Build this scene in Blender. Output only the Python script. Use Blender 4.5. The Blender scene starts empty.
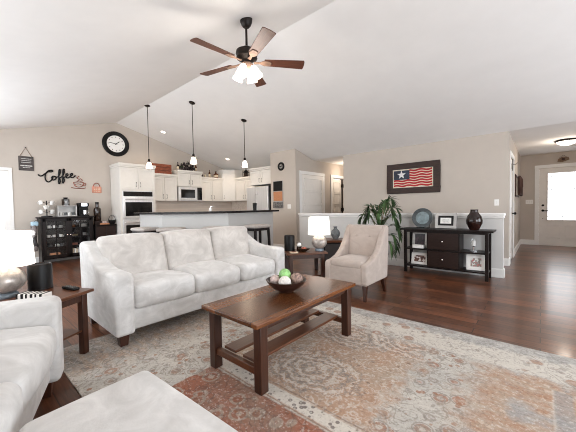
import bpy, math, random
from mathutils import Matrix, Vector
C = bpy.context.scene.collection
SC = bpy.context.scene
random.seed(7)
R = math.radians
PI = math.pi

# ------------------------------------------------------------------ camera, world, light, exposure
def _cam():
    yaw, pit, rol, f = R(41.0458), R(-1.7214), R(-1.0146), 291.11
    fw = Vector((-math.sin(yaw) * math.cos(pit), math.cos(yaw) * math.cos(pit), math.sin(pit)))
    r = Vector((math.cos(yaw), math.sin(yaw), 0)); u = r.cross(fw)
    r2 = r * math.cos(rol) + u * math.sin(rol); u2 = -r * math.sin(rol) + u * math.cos(rol)
    cd = bpy.data.cameras.new('camera'); cd.sensor_fit = 'HORIZONTAL'; cd.sensor_width = 36
    cd.lens = f / 576 * 36; cd.clip_start = .05; cd.clip_end = 200
    o = bpy.data.objects.new('camera', cd); C.objects.link(o)
    m = Matrix((r2, u2, -fw)).transposed().to_4x4(); m.translation = Vector((0, 0, 1.15))
    o.matrix_world = m; SC.camera = o
_cam()
SC.view_settings.view_transform = 'Standard'; SC.view_settings.look = 'None'
SC.view_settings.gamma = 1; SC.view_settings.use_curve_mapping = False
SC.view_settings.exposure = 0.0
SC.cycles.filter_width = 1.0; SC.cycles.max_bounces = 12; SC.cycles.diffuse_bounces = 6; SC.cycles.sample_clamp_indirect = 4
w = bpy.data.worlds.new('daylight'); SC.world = w; w.use_nodes = True
w.node_tree.nodes['Background'].inputs[0].default_value = (.93, .97, 1, 1)
w.node_tree.nodes['Background'].inputs[1].default_value = 3.6
def area(name, loc, rot, sx, sy, power, col=(1, 1, 1)):
    d = bpy.data.lights.new(name, 'AREA'); d.shape = 'RECTANGLE'; d.size = sx; d.size_y = sy
    d.energy = power; d.color = col
    o = bpy.data.objects.new(name, d); C.objects.link(o); o.location = loc; o.rotation_euler = rot
    return o
DAY = (.90, .98, 1.06)
# daylight lamps in unseen side and rear window openings, sized to light the room
area('unseen_side_window_light', (-3.1, -.93, 1.55), (R(100), 0, 0), 1.2, 1.5, 25, DAY)
area('unseen_dining_window_light', (-6.0, -.93, 1.55), (R(100), 0, 0), 2.6, 1.5, 66, DAY)
area('unseen_back_window_light', (3.08, 1.2, 1.45), (R(104), 0, R(90)), 2.4, 1.7, 118, DAY)
area('unseen_back_window_light', (3.08, 4.8, 1.45), (R(98), 0, R(90)), 2.4, 1.7, 62, DAY)
area('daylight_patio_door', (-8.75, .05, 1.05), (R(90), 0, R(-90)), 1.4, 1.9, 22, DAY)
def point(name, loc, power, col=(1, .80, .60), r=.04):
    d = bpy.data.lights.new(name, 'POINT'); d.energy = power; d.color = col; d.shadow_soft_size = r
    o = bpy.data.objects.new(name, d); C.objects.link(o); o.location = loc; return o
def spot(name, loc, power, angle=140, col=(1, .80, .60), r=.05):
    d = bpy.data.lights.new(name, 'SPOT'); d.energy = power; d.color = col; d.shadow_soft_size = r
    d.spot_size = R(angle); d.spot_blend = .6
    o = bpy.data.objects.new(name, d); C.objects.link(o); o.location = loc; return o

# ------------------------------------------------------------------ materials
def lin(c):
    f = lambda v: (v / 12.92) if v <= .04045 else ((v + .055) / 1.055) ** 2.4
    return tuple(f(x / 255) for x in c) + (1,)
class NT:
    """small node helper"""
    def __init__(s, name):
        s.m = bpy.data.materials.new(name); s.m.use_nodes = True; s.t = s.m.node_tree
        s.b = s.t.nodes['Principled BSDF']; s.out = s.t.nodes['Material Output']
        s.oc = s.t.nodes.new('ShaderNodeTexCoord').outputs['Object']
    def n(s, ty, **kw):
        x = s.t.nodes.new(ty)
        for k, v in kw.items(): setattr(x, k, v)
        return x
    def put(s, sock, v):
        if isinstance(v, bpy.types.NodeSocket): s.t.links.new(v, sock)
        else: sock.default_value = v
    def math(s, op, a, b=0.0, c=None, clamp=False):
        x = s.n('ShaderNodeMath', operation=op, use_clamp=clamp); s.put(x.inputs[0], a); s.put(x.inputs[1], b)
        if c is not None: s.put(x.inputs[2], c)
        return x.outputs[0]
    def mapping(s, scale=(1, 1, 1), loc=(0, 0, 0), rot=(0, 0, 0), vec=None):
        x = s.n('ShaderNodeMapping'); s.put(x.inputs['Vector'], vec or s.oc)
        x.inputs['Scale'].default_value = scale; x.inputs['Location'].default_value = loc; x.inputs['Rotation'].default_value = rot
        return x.outputs[0]
    def noise(s, scale=5, detail=4, rough=.6, vec=None, dist=0.0):
        x = s.n('ShaderNodeTexNoise'); s.put(x.inputs['Vector'], vec or s.oc)
        x.inputs['Scale'].default_value = scale; x.inputs['Detail'].default_value = detail
        x.inputs['Roughness'].default_value = rough; x.inputs['Distortion'].default_value = dist
        return x.outputs['Fac']
    def ramp(s, fac, stops, interp='LINEAR'):
        x = s.n('ShaderNodeValToRGB'); s.put(x.inputs[0], fac); r = x.color_ramp; r.interpolation = interp
        while len(r.elements) < len(stops): r.elements.new(.5)
        for e, (p, c) in zip(r.elements, stops): e.position = p; e.color = c if len(c) == 4 else lin(c)
        return x.outputs[0]
    def step(s, v, lo, hi):
        x = s.n('ShaderNodeMapRange', clamp=True); s.put(x.inputs[0], v); x.inputs[1].default_value = lo; x.inputs[2].default_value = hi
        return x.outputs[0]
    def mix(s, fac, a, b, blend='MIX'):
        x = s.n('ShaderNodeMix', data_type='RGBA', blend_type=blend); s.put(x.inputs[0], fac)
        s.put(x.inputs[6], a if isinstance(a, bpy.types.NodeSocket) else (a if len(a) == 4 else lin(a)))
        s.put(x.inputs[7], b if isinstance(b, bpy.types.NodeSocket) else (b if len(b) == 4 else lin(b)))
        return x.outputs[2]
    def bump(s, h, strength=.3, dist=.01):
        x = s.n('ShaderNodeBump'); x.inputs['Strength'].default_value = strength; x.inputs['Distance'].default_value = dist
        s.put(x.inputs['Height'], h); s.put(s.b.inputs['Normal'], x.outputs[0])
    def base(s, v): s.put(s.b.inputs['Base Color'], v if isinstance(v, bpy.types.NodeSocket) or len(v) == 4 else lin(v))
    def set(s, **kw):
        for k, v in kw.items(): s.put(s.b.inputs[k.replace('_', ' ')], v)
        return s
def mat(name, col, rough=.5, metal=0.0, var=.06, scale=9, bump=0.0, stretch=(1, 1, 1), spec=.5, coat=0.0):
    t = NT(name)
    f = t.noise(scale, 4, .6, t.mapping(stretch))
    a = tuple(max(0, c * (1 - var)) for c in col); b = tuple(min(255, c * (1 + var)) for c in col)
    t.base(t.ramp(f, [(.3, a), (.7, b)])); t.set(Roughness=rough, Metallic=metal)
    t.b.inputs['Specular IOR Level'].default_value = spec; t.b.inputs['Coat Weight'].default_value = coat
    if bump: t.bump(f, bump, .004)
    return t.m
def glow(name, col, strength, base=(240, 235, 228)):
    t = NT(name); t.base(base); t.set(Roughness=.6)
    t.b.inputs['Emission Color'].default_value = lin(col); t.b.inputs['Emission Strength'].default_value = strength
    return t.m
def glassy(name, tint=(255, 255, 255), refl=.05):
    t = NT(name); tr = t.n('ShaderNodeBsdfTransparent'); tr.inputs[0].default_value = lin(tint)
    gl = t.n('ShaderNodeBsdfGlossy'); gl.inputs['Roughness'].default_value = .05
    mx = t.n('ShaderNodeMixShader'); mx.inputs[0].default_value = refl
    t.t.links.new(tr.outputs[0], mx.inputs[1]); t.t.links.new(gl.outputs[0], mx.inputs[2]); t.t.links.new(mx.outputs[0], t.out.inputs[0])
    return t.m
M = {}
M['wall'] = mat('wall_paint', (194, 184, 174), .85, var=.012, scale=3, spec=.2)
M['half'] = mat('half_wall_paint', (214, 212, 209), .7, var=.01, scale=3, spec=.3)
M['ceil'] = mat('ceiling_paint', (240, 238, 236), .9, var=.008, scale=3, spec=.2)
M['barpaint'] = mat('bar_panel_paint', (190, 188, 185), .7, var=.01, scale=3, spec=.3)
M['trim'] = mat('white_trim', (236, 234, 231), .4, var=.008)
M['cab'] = mat('cabinet_white', (230, 226, 219), .4, var=.01)
M['doorw'] = mat('door_white', (232, 227, 221), .45, var=.01)
M['black'] = mat('black_satin', (14, 12, 12), .45, var=.1, spec=.25)
M['blackw'] = mat('espresso_wood', (24, 16, 14), .4, var=.2, scale=12, stretch=(1, 1, 12), spec=.25)
M['blackw2'] = mat('espresso_drawer', (44, 31, 27), .45, var=.2, scale=12, stretch=(1, 14, 14), spec=.25)
M['bronze'] = mat('dark_bronze', (36, 29, 26), .42, .4, var=.12, spec=.3)
M['antique'] = mat('antique_bronze', (128, 102, 86), .6, .2, var=.15)
M['nickel'] = mat('brushed_nickel', (150, 142, 135), .3, 1, var=.05)
M['steel'] = mat('stainless_steel', (224, 223, 222), .36, .6, var=.03, scale=30, stretch=(1, 1, .05))
M['chrome'] = mat('chrome', (220, 220, 222), .12, 1, var=.02)
M['ovenglass'] = mat('oven_glass', (18, 17, 18), .1, var=.1)
M['counter'] = mat('dark_granite', (26, 23, 23), .25, var=.5, scale=90, spec=.3)
M['white'] = mat('white_ceramic', (238, 236, 232), .25, var=.01)
M['paper'] = mat('white_paper', (240, 238, 234), .8, var=.01)
M['plate'] = mat('switch_plate', (242, 240, 236), .4, var=.01)
M['rope'] = mat('jute_rope', (120, 98, 80), .9, var=.2, scale=60)
M['slate'] = mat('slate_board', (74, 68, 66), .8, var=.25, scale=14)
M['chalk'] = mat('chalk', (206, 203, 198), .9, var=.12, scale=60)
M['copper'] = mat('copper_metal', (150, 86, 70), .4, .6, var=.15)
M['pink'] = mat('copper_pink_paint', (206, 140, 118), .6, var=.08)
M['cork'] = mat('cork', (186, 128, 92), .9, var=.14, scale=80)
M['silver'] = mat('silver_paint', (170, 167, 164), .4, .5, var=.05)
M['crate'] = mat('red_brown_crate_wood', (124, 66, 44), .6, var=.3, scale=9, stretch=(1, 1, 8), bump=.2)
M['crateb'] = mat('espresso_crate_gap', (60, 34, 26), .7, var=.2)
M['darkfruit'] = mat('dark_grapes', (36, 28, 30), .35, var=.4, scale=20)
M['bottle'] = mat('dark_bottle_glass', (40, 26, 18), .15, var=.2)
M['amber'] = mat('amber_bottle_glass', (96, 58, 34), .2, var=.2)
M['label'] = mat('cream_label', (214, 198, 172), .8, var=.05)
M['seatgrey'] = mat('stool_upholstery', (176, 168, 162), .8, var=.06, scale=30)
M['tilebs'] = None
M['leaf'] = mat('palm_leaf', (46, 70, 36), .45, var=.4, scale=7)
M['leaf2'] = mat('palm_leaf_light', (76, 104, 62), .45, var=.3, scale=7)
M['stem'] = mat('palm_stem', (104, 92, 56), .7, var=.2)
M['pot'] = mat('dark_pot', (46, 40, 38), .5, var=.1)
M['soil'] = mat('potting_soil', (48, 36, 28), .95, var=.3, scale=60)
M['red'] = mat('flag_red', (168, 30, 36), .7, var=.12, scale=14)
M['navy'] = mat('flag_navy', (44, 52, 68), .7, var=.25, scale=14)
M['canvas'] = mat('flag_cream', (226, 214, 196), .8, var=.06, scale=14)
M['star'] = mat('flag_star', (228, 226, 226), .7, var=.04)
M['frame'] = mat('dark_barnwood_frame', (50, 33, 27), .65, var=.25, scale=10, stretch=(1, 1, 6), bump=.2)
M['photo'] = None
M['teal'] = mat('teal_glaze', (70, 76, 78), .4, var=.25, scale=10)
M['tealin'] = mat('pale_teal_glaze', (108, 124, 128), .35, var=.2, scale=12)
M['vase'] = mat('bronze_glaze', (34, 18, 14), .14, var=.4, scale=7)
M['greyvase'] = mat('grey_pottery', (92, 94, 94), .35, var=.3, scale=14)
M['greenball'] = mat('green_moss_ball', (138, 184, 116), .6, var=.25, scale=24, bump=.5)
M['whiteball'] = mat('white_twine_ball', (226, 220, 212), .7, var=.1, scale=60, bump=.8)
M['pink2'] = mat('pinkish_ball', (190, 170, 164), .7, var=.2, scale=40, bump=.6)
M['ratball'] = mat('brown_rattan_ball', (130, 108, 98), .7, var=.5, scale=50, bump=.8)
M['bowl'] = mat('dark_wood_bowl', (52, 32, 26), .3, var=.25, scale=10)
M['shade'] = None
M['bulbglass'] = glow('lit_frosted_glass', (255, 240, 222), 6)
M['pendglass'] = glow('lit_pendant_glass', (255, 236, 214), 5)
M['canlens'] = glow('lit_recessed_lens', (255, 238, 216), 9)
M['domeglass'] = glow('lit_dome_glass', (255, 242, 224), 4.5)
M['shade'] = glow('lit_lamp_shade', (255, 250, 240), 1.15, (245, 240, 232))
M['lampbase'] = mat('mercury_glass', (164, 156, 150), .3, .35, var=.3, scale=9)
M['lampfoot'] = mat('lamp_blue_grey', (120, 130, 138), .3, .3, var=.15)
M['pane'] = glassy('clear_glass')
M['blue'] = mat('blue_lid', (160, 190, 205), .4, var=.06)
M['zebra'] = mat('zebra_box', (228, 224, 218), .7, var=.05)
M['shadeblind'] = mat('white_blind', (235, 236, 238), .7, var=.02)

def m_wood(name, dark, light, rough, plank=None, axis=0, coat=0.0):
    t = NT(name)
    st = [14, 14, 14]; st[axis] = 1.1
    g = t.noise(5, 6, .65, t.mapping(tuple(st)), .4); g2 = t.noise(1.6, 3, .5)
    f = t.math('ADD', t.math('MULTIPLY', g, .7), t.math('MULTIPLY', g2, .3))
    c = t.ramp(f, [(.32, dark), (.68, light)])
    if plank:
        br = t.n('ShaderNodeTexBrick', offset=.37, offset_frequency=2)
        rot = (0, 0, 0) if axis == 0 else (0, 0, R(90))
        t.put(br.inputs['Vector'], t.mapping(rot=rot))
        br.inputs['Scale'].default_value = 1; br.inputs['Brick Width'].default_value = plank[0]; br.inputs['Row Height'].default_value = plank[1]
        br.inputs['Mortar Size'].default_value = plank[2]; br.inputs['Mortar Smooth'].default_value = .2; br.inputs['Bias'].default_value = 0
        br.inputs['Color1'].default_value = (.5, .5, .5, 1); br.inputs['Color2'].default_value = (1.4, 1.4, 1.4, 1); br.inputs['Mortar'].default_value = (.12, .12, .12, 1)
        c = t.mix(1, c, br.outputs['Color'], 'MULTIPLY')
        if name == 'hardwood_floor': t.bump(t.math('SUBTRACT', 1, br.outputs['Fac']), .12, .002)
    t.base(c); t.set(Roughness=t.step(g, -.6, 1.6) if False else rough)
    t.b.inputs['Coat Weight'].default_value = coat; t.b.inputs['Coat Roughness'].default_value = .15
    return t.m
M['floor'] = m_wood('hardwood_floor', (58, 31, 18), (124, 74, 46), .36, (1.25, .125, .004), 0, .45)
M['tablewood'] = m_wood('cherry_brown_wood', (60, 32, 17), (110, 64, 38), .32, None, 1)
M['tabletop'] = m_wood('cherry_brown_boards', (68, 37, 18), (126, 76, 42), .27, (3, .118, .0015), 1)
M['darklegs'] = m_wood('dark_brown_wood', (42, 20, 11), (74, 39, 22), .4, None, 2)
M['fanblade'] = m_wood('walnut_blade', (62, 32, 20), (98, 56, 38), .5, None, 0)
M['bladered'] = M['fanblade']

def m_fabric(name, a, b, scale, s2, rough=.9, bump=.15):
    t = NT(name)
    f = t.noise(scale, 5, .62, t.mapping((1, 1.3, 1.6)), .8); g = t.noise(s2, 2, .5)
    c = t.ramp(f, [(.26, a), (.52, tuple((x + y) / 2 for x, y in zip(a, b))), (.74, b)])
    t.base(c); t.set(Roughness=rough); t.b.inputs['Specular IOR Level'].default_value = .15
    t.b.inputs['Sheen Weight'].default_value = .25; t.b.inputs['Sheen Roughness'].default_value = .4
    t.bump(t.math('ADD', t.math('MULTIPLY', f, .6), t.math('MULTIPLY', g, .4)), bump, .01)
    return t.m
M['sofa'] = m_fabric('off_white_microsuede', (190, 187, 184), (228, 226, 224), 4.5, 120)
M['sofaback'] = m_fabric('cream_microsuede', (180, 174, 169), (218, 213, 208), 4.5, 120)
M['chairfab'] = m_fabric('taupe_velvet', (172, 158, 149), (192, 179, 170), 5, 90)

def m_backsplash():
    t = NT('mosaic_backsplash')
    br = t.n('ShaderNodeTexBrick'); t.put(br.inputs['Vector'], t.mapping(rot=(R(90), 0, R(90))))
    br.inputs['Scale'].default_value = 1; br.inputs['Brick Width'].default_value = .05; br.inputs['Row Height'].default_value = .025
    br.inputs['Mortar Size'].default_value = .0015
    br.inputs['Color1'].default_value = lin((232, 220, 206)); br.inputs['Color2'].default_value = lin((190, 172, 158)); br.inputs['Mortar'].default_value = lin((196, 186, 176))
    n = t.noise(2.5, 3); t.base(t.mix(n, br.outputs['Color'], (228, 216, 204))); t.set(Roughness=.35)
    return t.m
M['tilebs'] = m_backsplash()
def m_photo(name, cols, scale=9):
    t = NT(name); f = t.noise(scale, 2, .5)
    n = len(cols); t.base(t.ramp(f, [(.3 + .4 * i / max(1, n - 1), c) for i, c in enumerate(cols)], 'CONSTANT')); t.set(Roughness=.35)
    return t.m
M['photodark'] = m_photo('dark_portrait_print', [(36, 24, 30), (58, 40, 48), (40, 28, 34)], 14)
M['photofamily'] = m_photo('family_print', [(230, 224, 218), (110, 74, 62), (64, 44, 44), (214, 190, 176)], 22)
M['photocollage'] = m_photo('collage_print', [(226, 226, 222), (150, 140, 132), (200, 120, 120), (120, 128, 110)], 30)
M['maildark'] = m_photo('mail_pocket', [(120, 116, 112), (80, 76, 74), (200, 196, 190)], 26)
M['towel'] = m_photo('black_white_cloth', [(34, 28, 28), (120, 112, 110), (224, 220, 216), (60, 52, 52)], 5)

def m_rug(cx, cy):
    t = NT('oriental_rug')
    sp = t.n('ShaderNodeSeparateXYZ'); t.put(sp.inputs[0], t.oc)
    mid = t.noise(9, 4, .7); fine = t.noise(60, 3, .7); big = t.noise(1.3, 3, .6, t.mapping((1, 1, 1), (3.1, 1.7, 0))); big2 = t.noise(2.6, 4, .65, t.mapping((1, 1, 1), (7.7, 2.3, 0)))
    wob = t.math('SUBTRACT', mid, .5)
    X = t.math('ADD', t.math('ADD', sp.outputs[0], cx), t.math('MULTIPLY', wob, .02)); Y = t.math('ADD', t.math('ADD', sp.outputs[1], cy), t.math('MULTIPLY', wob, .02))
    sX = t.math('ADD', X, t.math('MULTIPLY', wob, .5)); sY = t.math('ADD', Y, t.math('MULTIPLY', wob, .3))
    def rect(x0, x1, y0, y1, e=.012):
        return t.math('MULTIPLY', t.math('MULTIPLY', t.step(X, x0, x0 + e), t.step(X, x1, x1 - e)), t.math('MULTIPLY', t.step(Y, y0, y0 + e), t.step(Y, y1, y1 - e)))
    def cells(sc, rnd=.7, off=0):
        v = t.n('ShaderNodeTexVoronoi', feature='F1'); t.put(v.inputs['Vector'], t.mapping((1, 1, 0), (off, off, 0)))
        v.inputs['Scale'].default_value = sc; v.inputs['Randomness'].default_value = rnd
        return t.math('ADD', v.outputs['Distance'], t.math('MULTIPLY', wob, .26))
    d1 = cells(7.5, .8); d2 = cells(15, .9, 3); d3 = cells(24, .9, 5)
    vine = t.step(t.math('ABSOLUTE', t.math('SUBTRACT', t.noise(8, 2, .5, None, 1.4), .5)), .035, .012)
    cream = (194, 187, 177); tan = (172, 152, 134); orange = (166, 130, 106); grey = (158, 156, 153); dgrey = (118, 114, 112); rust = (146, 86, 62)
    M_ = lambda f, k: t.math('MULTIPLY', f, k)
    # cream ground with brown-orange flowers and small leaves
    c = t.mix(t.step(big, .4, .6), cream, (176, 171, 164))
    ring = t.math('MULTIPLY', t.step(d1, .42, .39), t.step(d1, .33, .36)); c = t.mix(M_(ring, .6), c, (132, 118, 108))
    c = t.mix(M_(t.step(d1, .33, .28), .85), c, t.mix(t.step(big2, .4, .6), (164, 112, 86), (142, 122, 108)))
    c = t.mix(M_(t.step(d1, .16, .1), .8), c, cream)
    c = t.mix(M_(t.step(d2, .25, .2), .85), c, (152, 112, 90)); c = t.mix(M_(vine, .75), c, (146, 138, 130))
    # tan and blue-grey right end
    streak = t.noise(6, 4, .7, t.mapping((1, 3, 1)))
    r = t.mix(t.step(streak, .4, .6), tan, orange); r = t.mix(M_(t.step(big2, .48, .6), .8), r, (152, 152, 152)); r = t.mix(M_(t.step(d2, .26, .18), .55), r, (206, 192, 176))
    c = t.mix(M_(M_(t.step(sX, -.45, -.2), t.step(sY, 2.52, 2.42)), .9), c, r)
    for x in (.05, .15): c = t.mix(M_(rect(x, x + .022, 1.7, 2.36), .5), c, (210, 200, 188))
    c = t.mix(M_(rect(.055, .15, 1.7, 2.36), .6), c, (146, 144, 143))
    # grey and tan left end
    l = t.mix(t.step(streak, .42, .6), (150, 143, 136), (172, 148, 128)); l = t.mix(M_(t.step(d2, .3, .22), .7), l, (204, 197, 188)); l = t.mix(M_(t.step(d2, .12, .08), .7), l, (120, 106, 96)); l = t.mix(M_(vine, .6), l, (112, 104, 98))
    c = t.mix(M_(M_(t.step(sX, -2.25, -2.5), t.step(sY, 2.2, 1.9)), .75), c, l)
    # centre field with a medallion
    f = t.mix(t.step(big2, .36, .58), (166, 146, 128), (172, 138, 114)); f = t.mix(M_(t.step(d3, .28, .2), .6), f, (200, 188, 174)); f = t.mix(M_(vine, .55), f, (208, 199, 188)); f = t.mix(M_(t.step(d2, .2, .14), .6), f, (122, 108, 98))
    for mx, my in ((-1.2, 1.62), (-1.25, 2.3), (-.8, 2.42)):
        ex = t.math('DIVIDE', t.math('SUBTRACT', X, mx), .36); ey = t.math('DIVIDE', t.math('SUBTRACT', Y, my), .24)
        rr = t.math('ADD', t.math('SQRT', t.math('ADD', t.math('MULTIPLY', ex, ex), t.math('MULTIPLY', ey, ey))), M_(wob, .9))
        near = t.step(rr, 1.1, .95); sn = t.math('SINE', t.math('MULTIPLY', rr, 24))
        f = t.mix(M_(M_(near, t.step(sn, .35, .8)), .55), f, (212, 205, 196)); f = t.mix(M_(M_(near, t.step(sn, -.45, -.85)), .6), f, dgrey)
    fm = t.math('MULTIPLY', t.math('MULTIPLY', t.step(sX, -1.95, -1.8), t.step(sX, -.6, -.75)), t.math('MULTIPLY', t.step(Y, 1.2, 1.22), t.step(sY, 2.5, 2.4)))
    c = t.mix(M_(fm, .9), c, f)
    c = t.mix(M_(rect(-1.7, -.8, 2.315, 2.33), .6), c, (150, 128, 112))
    # rust panel and its stripe of rosettes
    p = t.mix(t.step(big2, .44, .62), rust, (134, 96, 78)); p = t.mix(M_(t.math('MULTIPLY', t.step(d1, .46, .42), t.step(d1, .3, .34)), .75), p, (158, 144, 130)); p = t.mix(M_(t.step(d1, .18, .12), .8), p, (176, 160, 144))
    p = t.mix(M_(t.step(d2, .18, .13), .5), p, (112, 84, 70)); p = t.mix(M_(vine, .5), p, (92, 74, 66))
    c = t.mix(M_(rect(-1.8, -.45, .62, 1.205), .92), c, p)
    g = t.mix(t.step(d3, .36, .28), (204, 197, 187), (120, 112, 108)); g = t.mix(M_(t.step(d3, .16, .1), .8), g, cream)
    c = t.mix(M_(rect(-1.85, -.4, 1.22, 1.32), .9), c, g)
    for y in (1.208, 1.325): c = t.mix(M_(rect(-1.85, -.4, y, y + .014, .004), .7), c, (134, 112, 100))
    # borders along the far edge
    b1 = t.mix(M_(t.step(d1, .36, .28), .75), (196, 189, 179), (156, 118, 96)); b1 = t.mix(M_(t.step(d2, .26, .2), .7), b1, (150, 142, 136)); b1 = t.mix(M_(vine, .5), b1, (140, 132, 126))
    c = t.mix(M_(t.step(Y, 2.47, 2.48), .9), c, b1)
    for y in (2.455, 2.475): c = t.mix(M_(rect(-3, 1, y, y + .012, .004), .5), c, (140, 136, 134))
    c = t.mix(M_(t.step(sY, 2.74, 2.8), .75), c, t.mix(t.step(mid, .4, .6), (176, 173, 169), (140, 138, 136)))
    # worn and speckled all over
    wear = t.step(t.noise(2.2, 5, .75, t.mapping((1, 7, 1))), .5, .75); c = t.mix(M_(wear, .22), c, (192, 184, 176))
    c = t.mix(M_(t.step(fine, .55, .66), .4), c, (108, 96, 90)); c = t.mix(M_(t.step(fine, .45, .34), .38), c, (218, 212, 204))
    t.base(c); t.set(Roughness=.95); t.b.inputs['Specular IOR Level'].default_value = .1; t.bump(fine, .4, .004)
    return t.m

# ------------------------------------------------------------------ mesh helpers
class MB:
    def __init__(s): s.v = []; s.f = []
    def add(s, vs, fs, m=None):
        o = len(s.v)
        for p in vs:
            p = Vector(p); s.v.append((m @ p) if m else p)
        s.f += [tuple(o + i for i in f) for f in fs]; return s
    def box(s, x0, x1, y0, y1, z0, z1, m=None):
        vs = [(x, y, z) for z in (z0, z1) for (x, y) in ((x0, y0), (x1, y0), (x1, y1), (x0, y1))]
        return s.add(vs, [(3, 2, 1, 0), (4, 5, 6, 7), (0, 1, 5, 4), (1, 2, 6, 5), (2, 3, 7, 6), (3, 0, 4, 7)], m)
    def taper(s, c, z0, z1, a, b, m=None, sh=(0, 0)):
        """square post: half size a at z0, b at z1, the top centred, the foot shifted by sh"""
        vs = [(c[0] + sh[0] + i * a, c[1] + sh[1] + j * a, z0) for i, j in ((-1, -1), (1, -1), (1, 1), (-1, 1))] + [(c[0] + i * b, c[1] + j * b, z1) for i, j in ((-1, -1), (1, -1), (1, 1), (-1, 1))]
        return s.add(vs, [(3, 2, 1, 0), (4, 5, 6, 7), (0, 1, 5, 4), (1, 2, 6, 5), (2, 3, 7, 6), (3, 0, 4, 7)], m)
    def prism(s, poly, h0, h1, axis='z', m=None):
        """polygon extruded along an axis: z -> (x,y), y -> (x,z), x -> (y,z)"""
        n = len(poly)
        f = {'z': lambda p, h: (p[0], p[1], h), 'y': lambda p, h: (p[0], h, p[1]), 'x': lambda p, h: (h, p[0], p[1])}[axis]
        vs = [f(p, h0) for p in poly] + [f(p, h1) for p in poly]
        fs = [tuple(range(n))[::-1], tuple(range(n, 2 * n))] + [(i, (i + 1) % n, n + (i + 1) % n, n + i) for i in range(n)]
        return s.add(vs, fs, m)
    def lathe(s, prof, n=24, c=(0, 0, 0), m=None, sx=1, sy=1, ring=False):
        if ring: prof = list(prof) + [prof[0]]
        vs = []; fs = []
        for r, z in prof:
            for k in range(n):
                a = 2 * PI * k / n; vs.append((c[0] + r * sx * math.cos(a), c[1] + r * sy * math.sin(a), c[2] + z))
        L = len(prof)
        for i in range(L - 1):
            for k in range(n):
                fs.append((i * n + k, i * n + (k + 1) % n, (i + 1) * n + (k + 1) % n, (i + 1) * n + k))
        if ring: return s.add(vs, fs, m)
        if L == 2 and prof[0][0] < 1e-6: return s.add(vs, [tuple(n + k for k in range(n))], m)
        if prof[0][0] > 1e-6: fs.append(tuple(range(n))[::-1])
        if prof[-1][0] > 1e-6: fs.append(tuple((L - 1) * n + k for k in range(n)))
        return s.add(vs, fs, m)
    def tube(s, pts, r, n=8, closed=False, m=None):
        pts = [Vector(p) for p in pts]; L = len(pts); vs = []; fs = []
        up = None
        for i, p in enumerate(pts):
            if closed: d = pts[(i + 1) % L] - pts[i - 1]
            else: d = pts[min(i + 1, L - 1)] - pts[max(i - 1, 0)]
            d.normalize()
            if up is None: up = Vector((0, 0, 1)) if abs(d.z) < .9 else Vector((1, 0, 0))
            a = d.cross(up)
            if a.length < 1e-4: a = d.cross(Vector((0, 1, .3)))
            a.normalize(); b = d.cross(a).normalized(); up = -b if False else up
            rr = r[i] if isinstance(r, (list, tuple)) else r
            for k in range(n):
                t = 2 * PI * k / n; vs.append(p + a * rr * math.cos(t) + b * rr * math.sin(t))
        for i in range(L if closed else L - 1):
            j = (i + 1) % L
            for k in range(n): fs.append((i * n + k, i * n + (k + 1) % n, j * n + (k + 1) % n, j * n + k))
        if not closed: fs += [tuple(range(n))[::-1], tuple((L - 1) * n + k for k in range(n))]
        return s.add(vs, fs, m)
    def rbox(s, c, size, r, bulge=(0, 0, 0), n=6, fn=None, m=None):
        """soft box: rounded edges, faces bulged; fn deforms unit coords"""
        h = [x / 2 for x in size]; ax = []
        for a in range(3):
            inner = h[a] - r; l = [-h[a], -h[a] + r * .25, -h[a] + r * .6]
            l += [-inner + 2 * inner * i / n for i in range(n + 1)]; l += [h[a] - r * .6, h[a] - r * .25, h[a]]; ax.append(l)
        N = len(ax[0]); idx = {}; vs = []; fs = []
        def V(i, j, k):
            if (i, j, k) in idx: return idx[(i, j, k)]
            p = [ax[0][i], ax[1][j], ax[2][k]]; q = [max(-h[a] + r, min(h[a] - r, p[a])) for a in range(3)]
            d = Vector([p[a] - q[a] for a in range(3)])
            if d.length > 1e-9: d = d.normalized() * r
            p = [q[a] + d[a] for a in range(3)]; u = [p[a] / h[a] for a in range(3)]
            w = [max(0, 1 - x * x) for x in u]
            p = [p[0] + bulge[0] * u[0] * w[1] * w[2], p[1] + bulge[1] * u[1] * w[0] * w[2], p[2] + bulge[2] * u[2] * w[0] * w[1]]
            if fn: p = fn(Vector(p), u)
            idx[(i, j, k)] = len(vs); vs.append((c[0] + p[0], c[1] + p[1], c[2] + p[2])); return idx[(i, j, k)]
        for a in range(N - 1):
            for b in range(N - 1):
                fs.append((V(a, b, 0), V(a, b + 1, 0), V(a + 1, b + 1, 0), V(a + 1, b, 0)))
                fs.append((V(a, b, N - 1), V(a + 1, b, N - 1), V(a + 1, b + 1, N - 1), V(a, b + 1, N - 1)))
                fs.append((V(a, 0, b), V(a + 1, 0, b), V(a + 1, 0, b + 1), V(a, 0, b + 1)))
                fs.append((V(a, N - 1, b), V(a, N - 1, b + 1), V(a + 1, N - 1, b + 1), V(a + 1, N - 1, b)))
                fs.append((V(0, a, b), V(0, a, b + 1), V(0, a + 1, b + 1), V(0, a + 1, b)))
                fs.append((V(N - 1, a, b), V(N - 1, a + 1, b), V(N - 1, a + 1, b + 1), V(N - 1, a, b + 1)))
        return s.add(vs, fs, m)
    def ball(s, c, r, n=16, sq=(1, 1, 1)):
        k = n // 2
        prof = [(r * math.sin(PI * i / k), -r * math.cos(PI * i / k) * sq[2]) for i in range(k + 1)]
        return s.lathe(prof, n, c, None, sq[0], sq[1])
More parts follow.
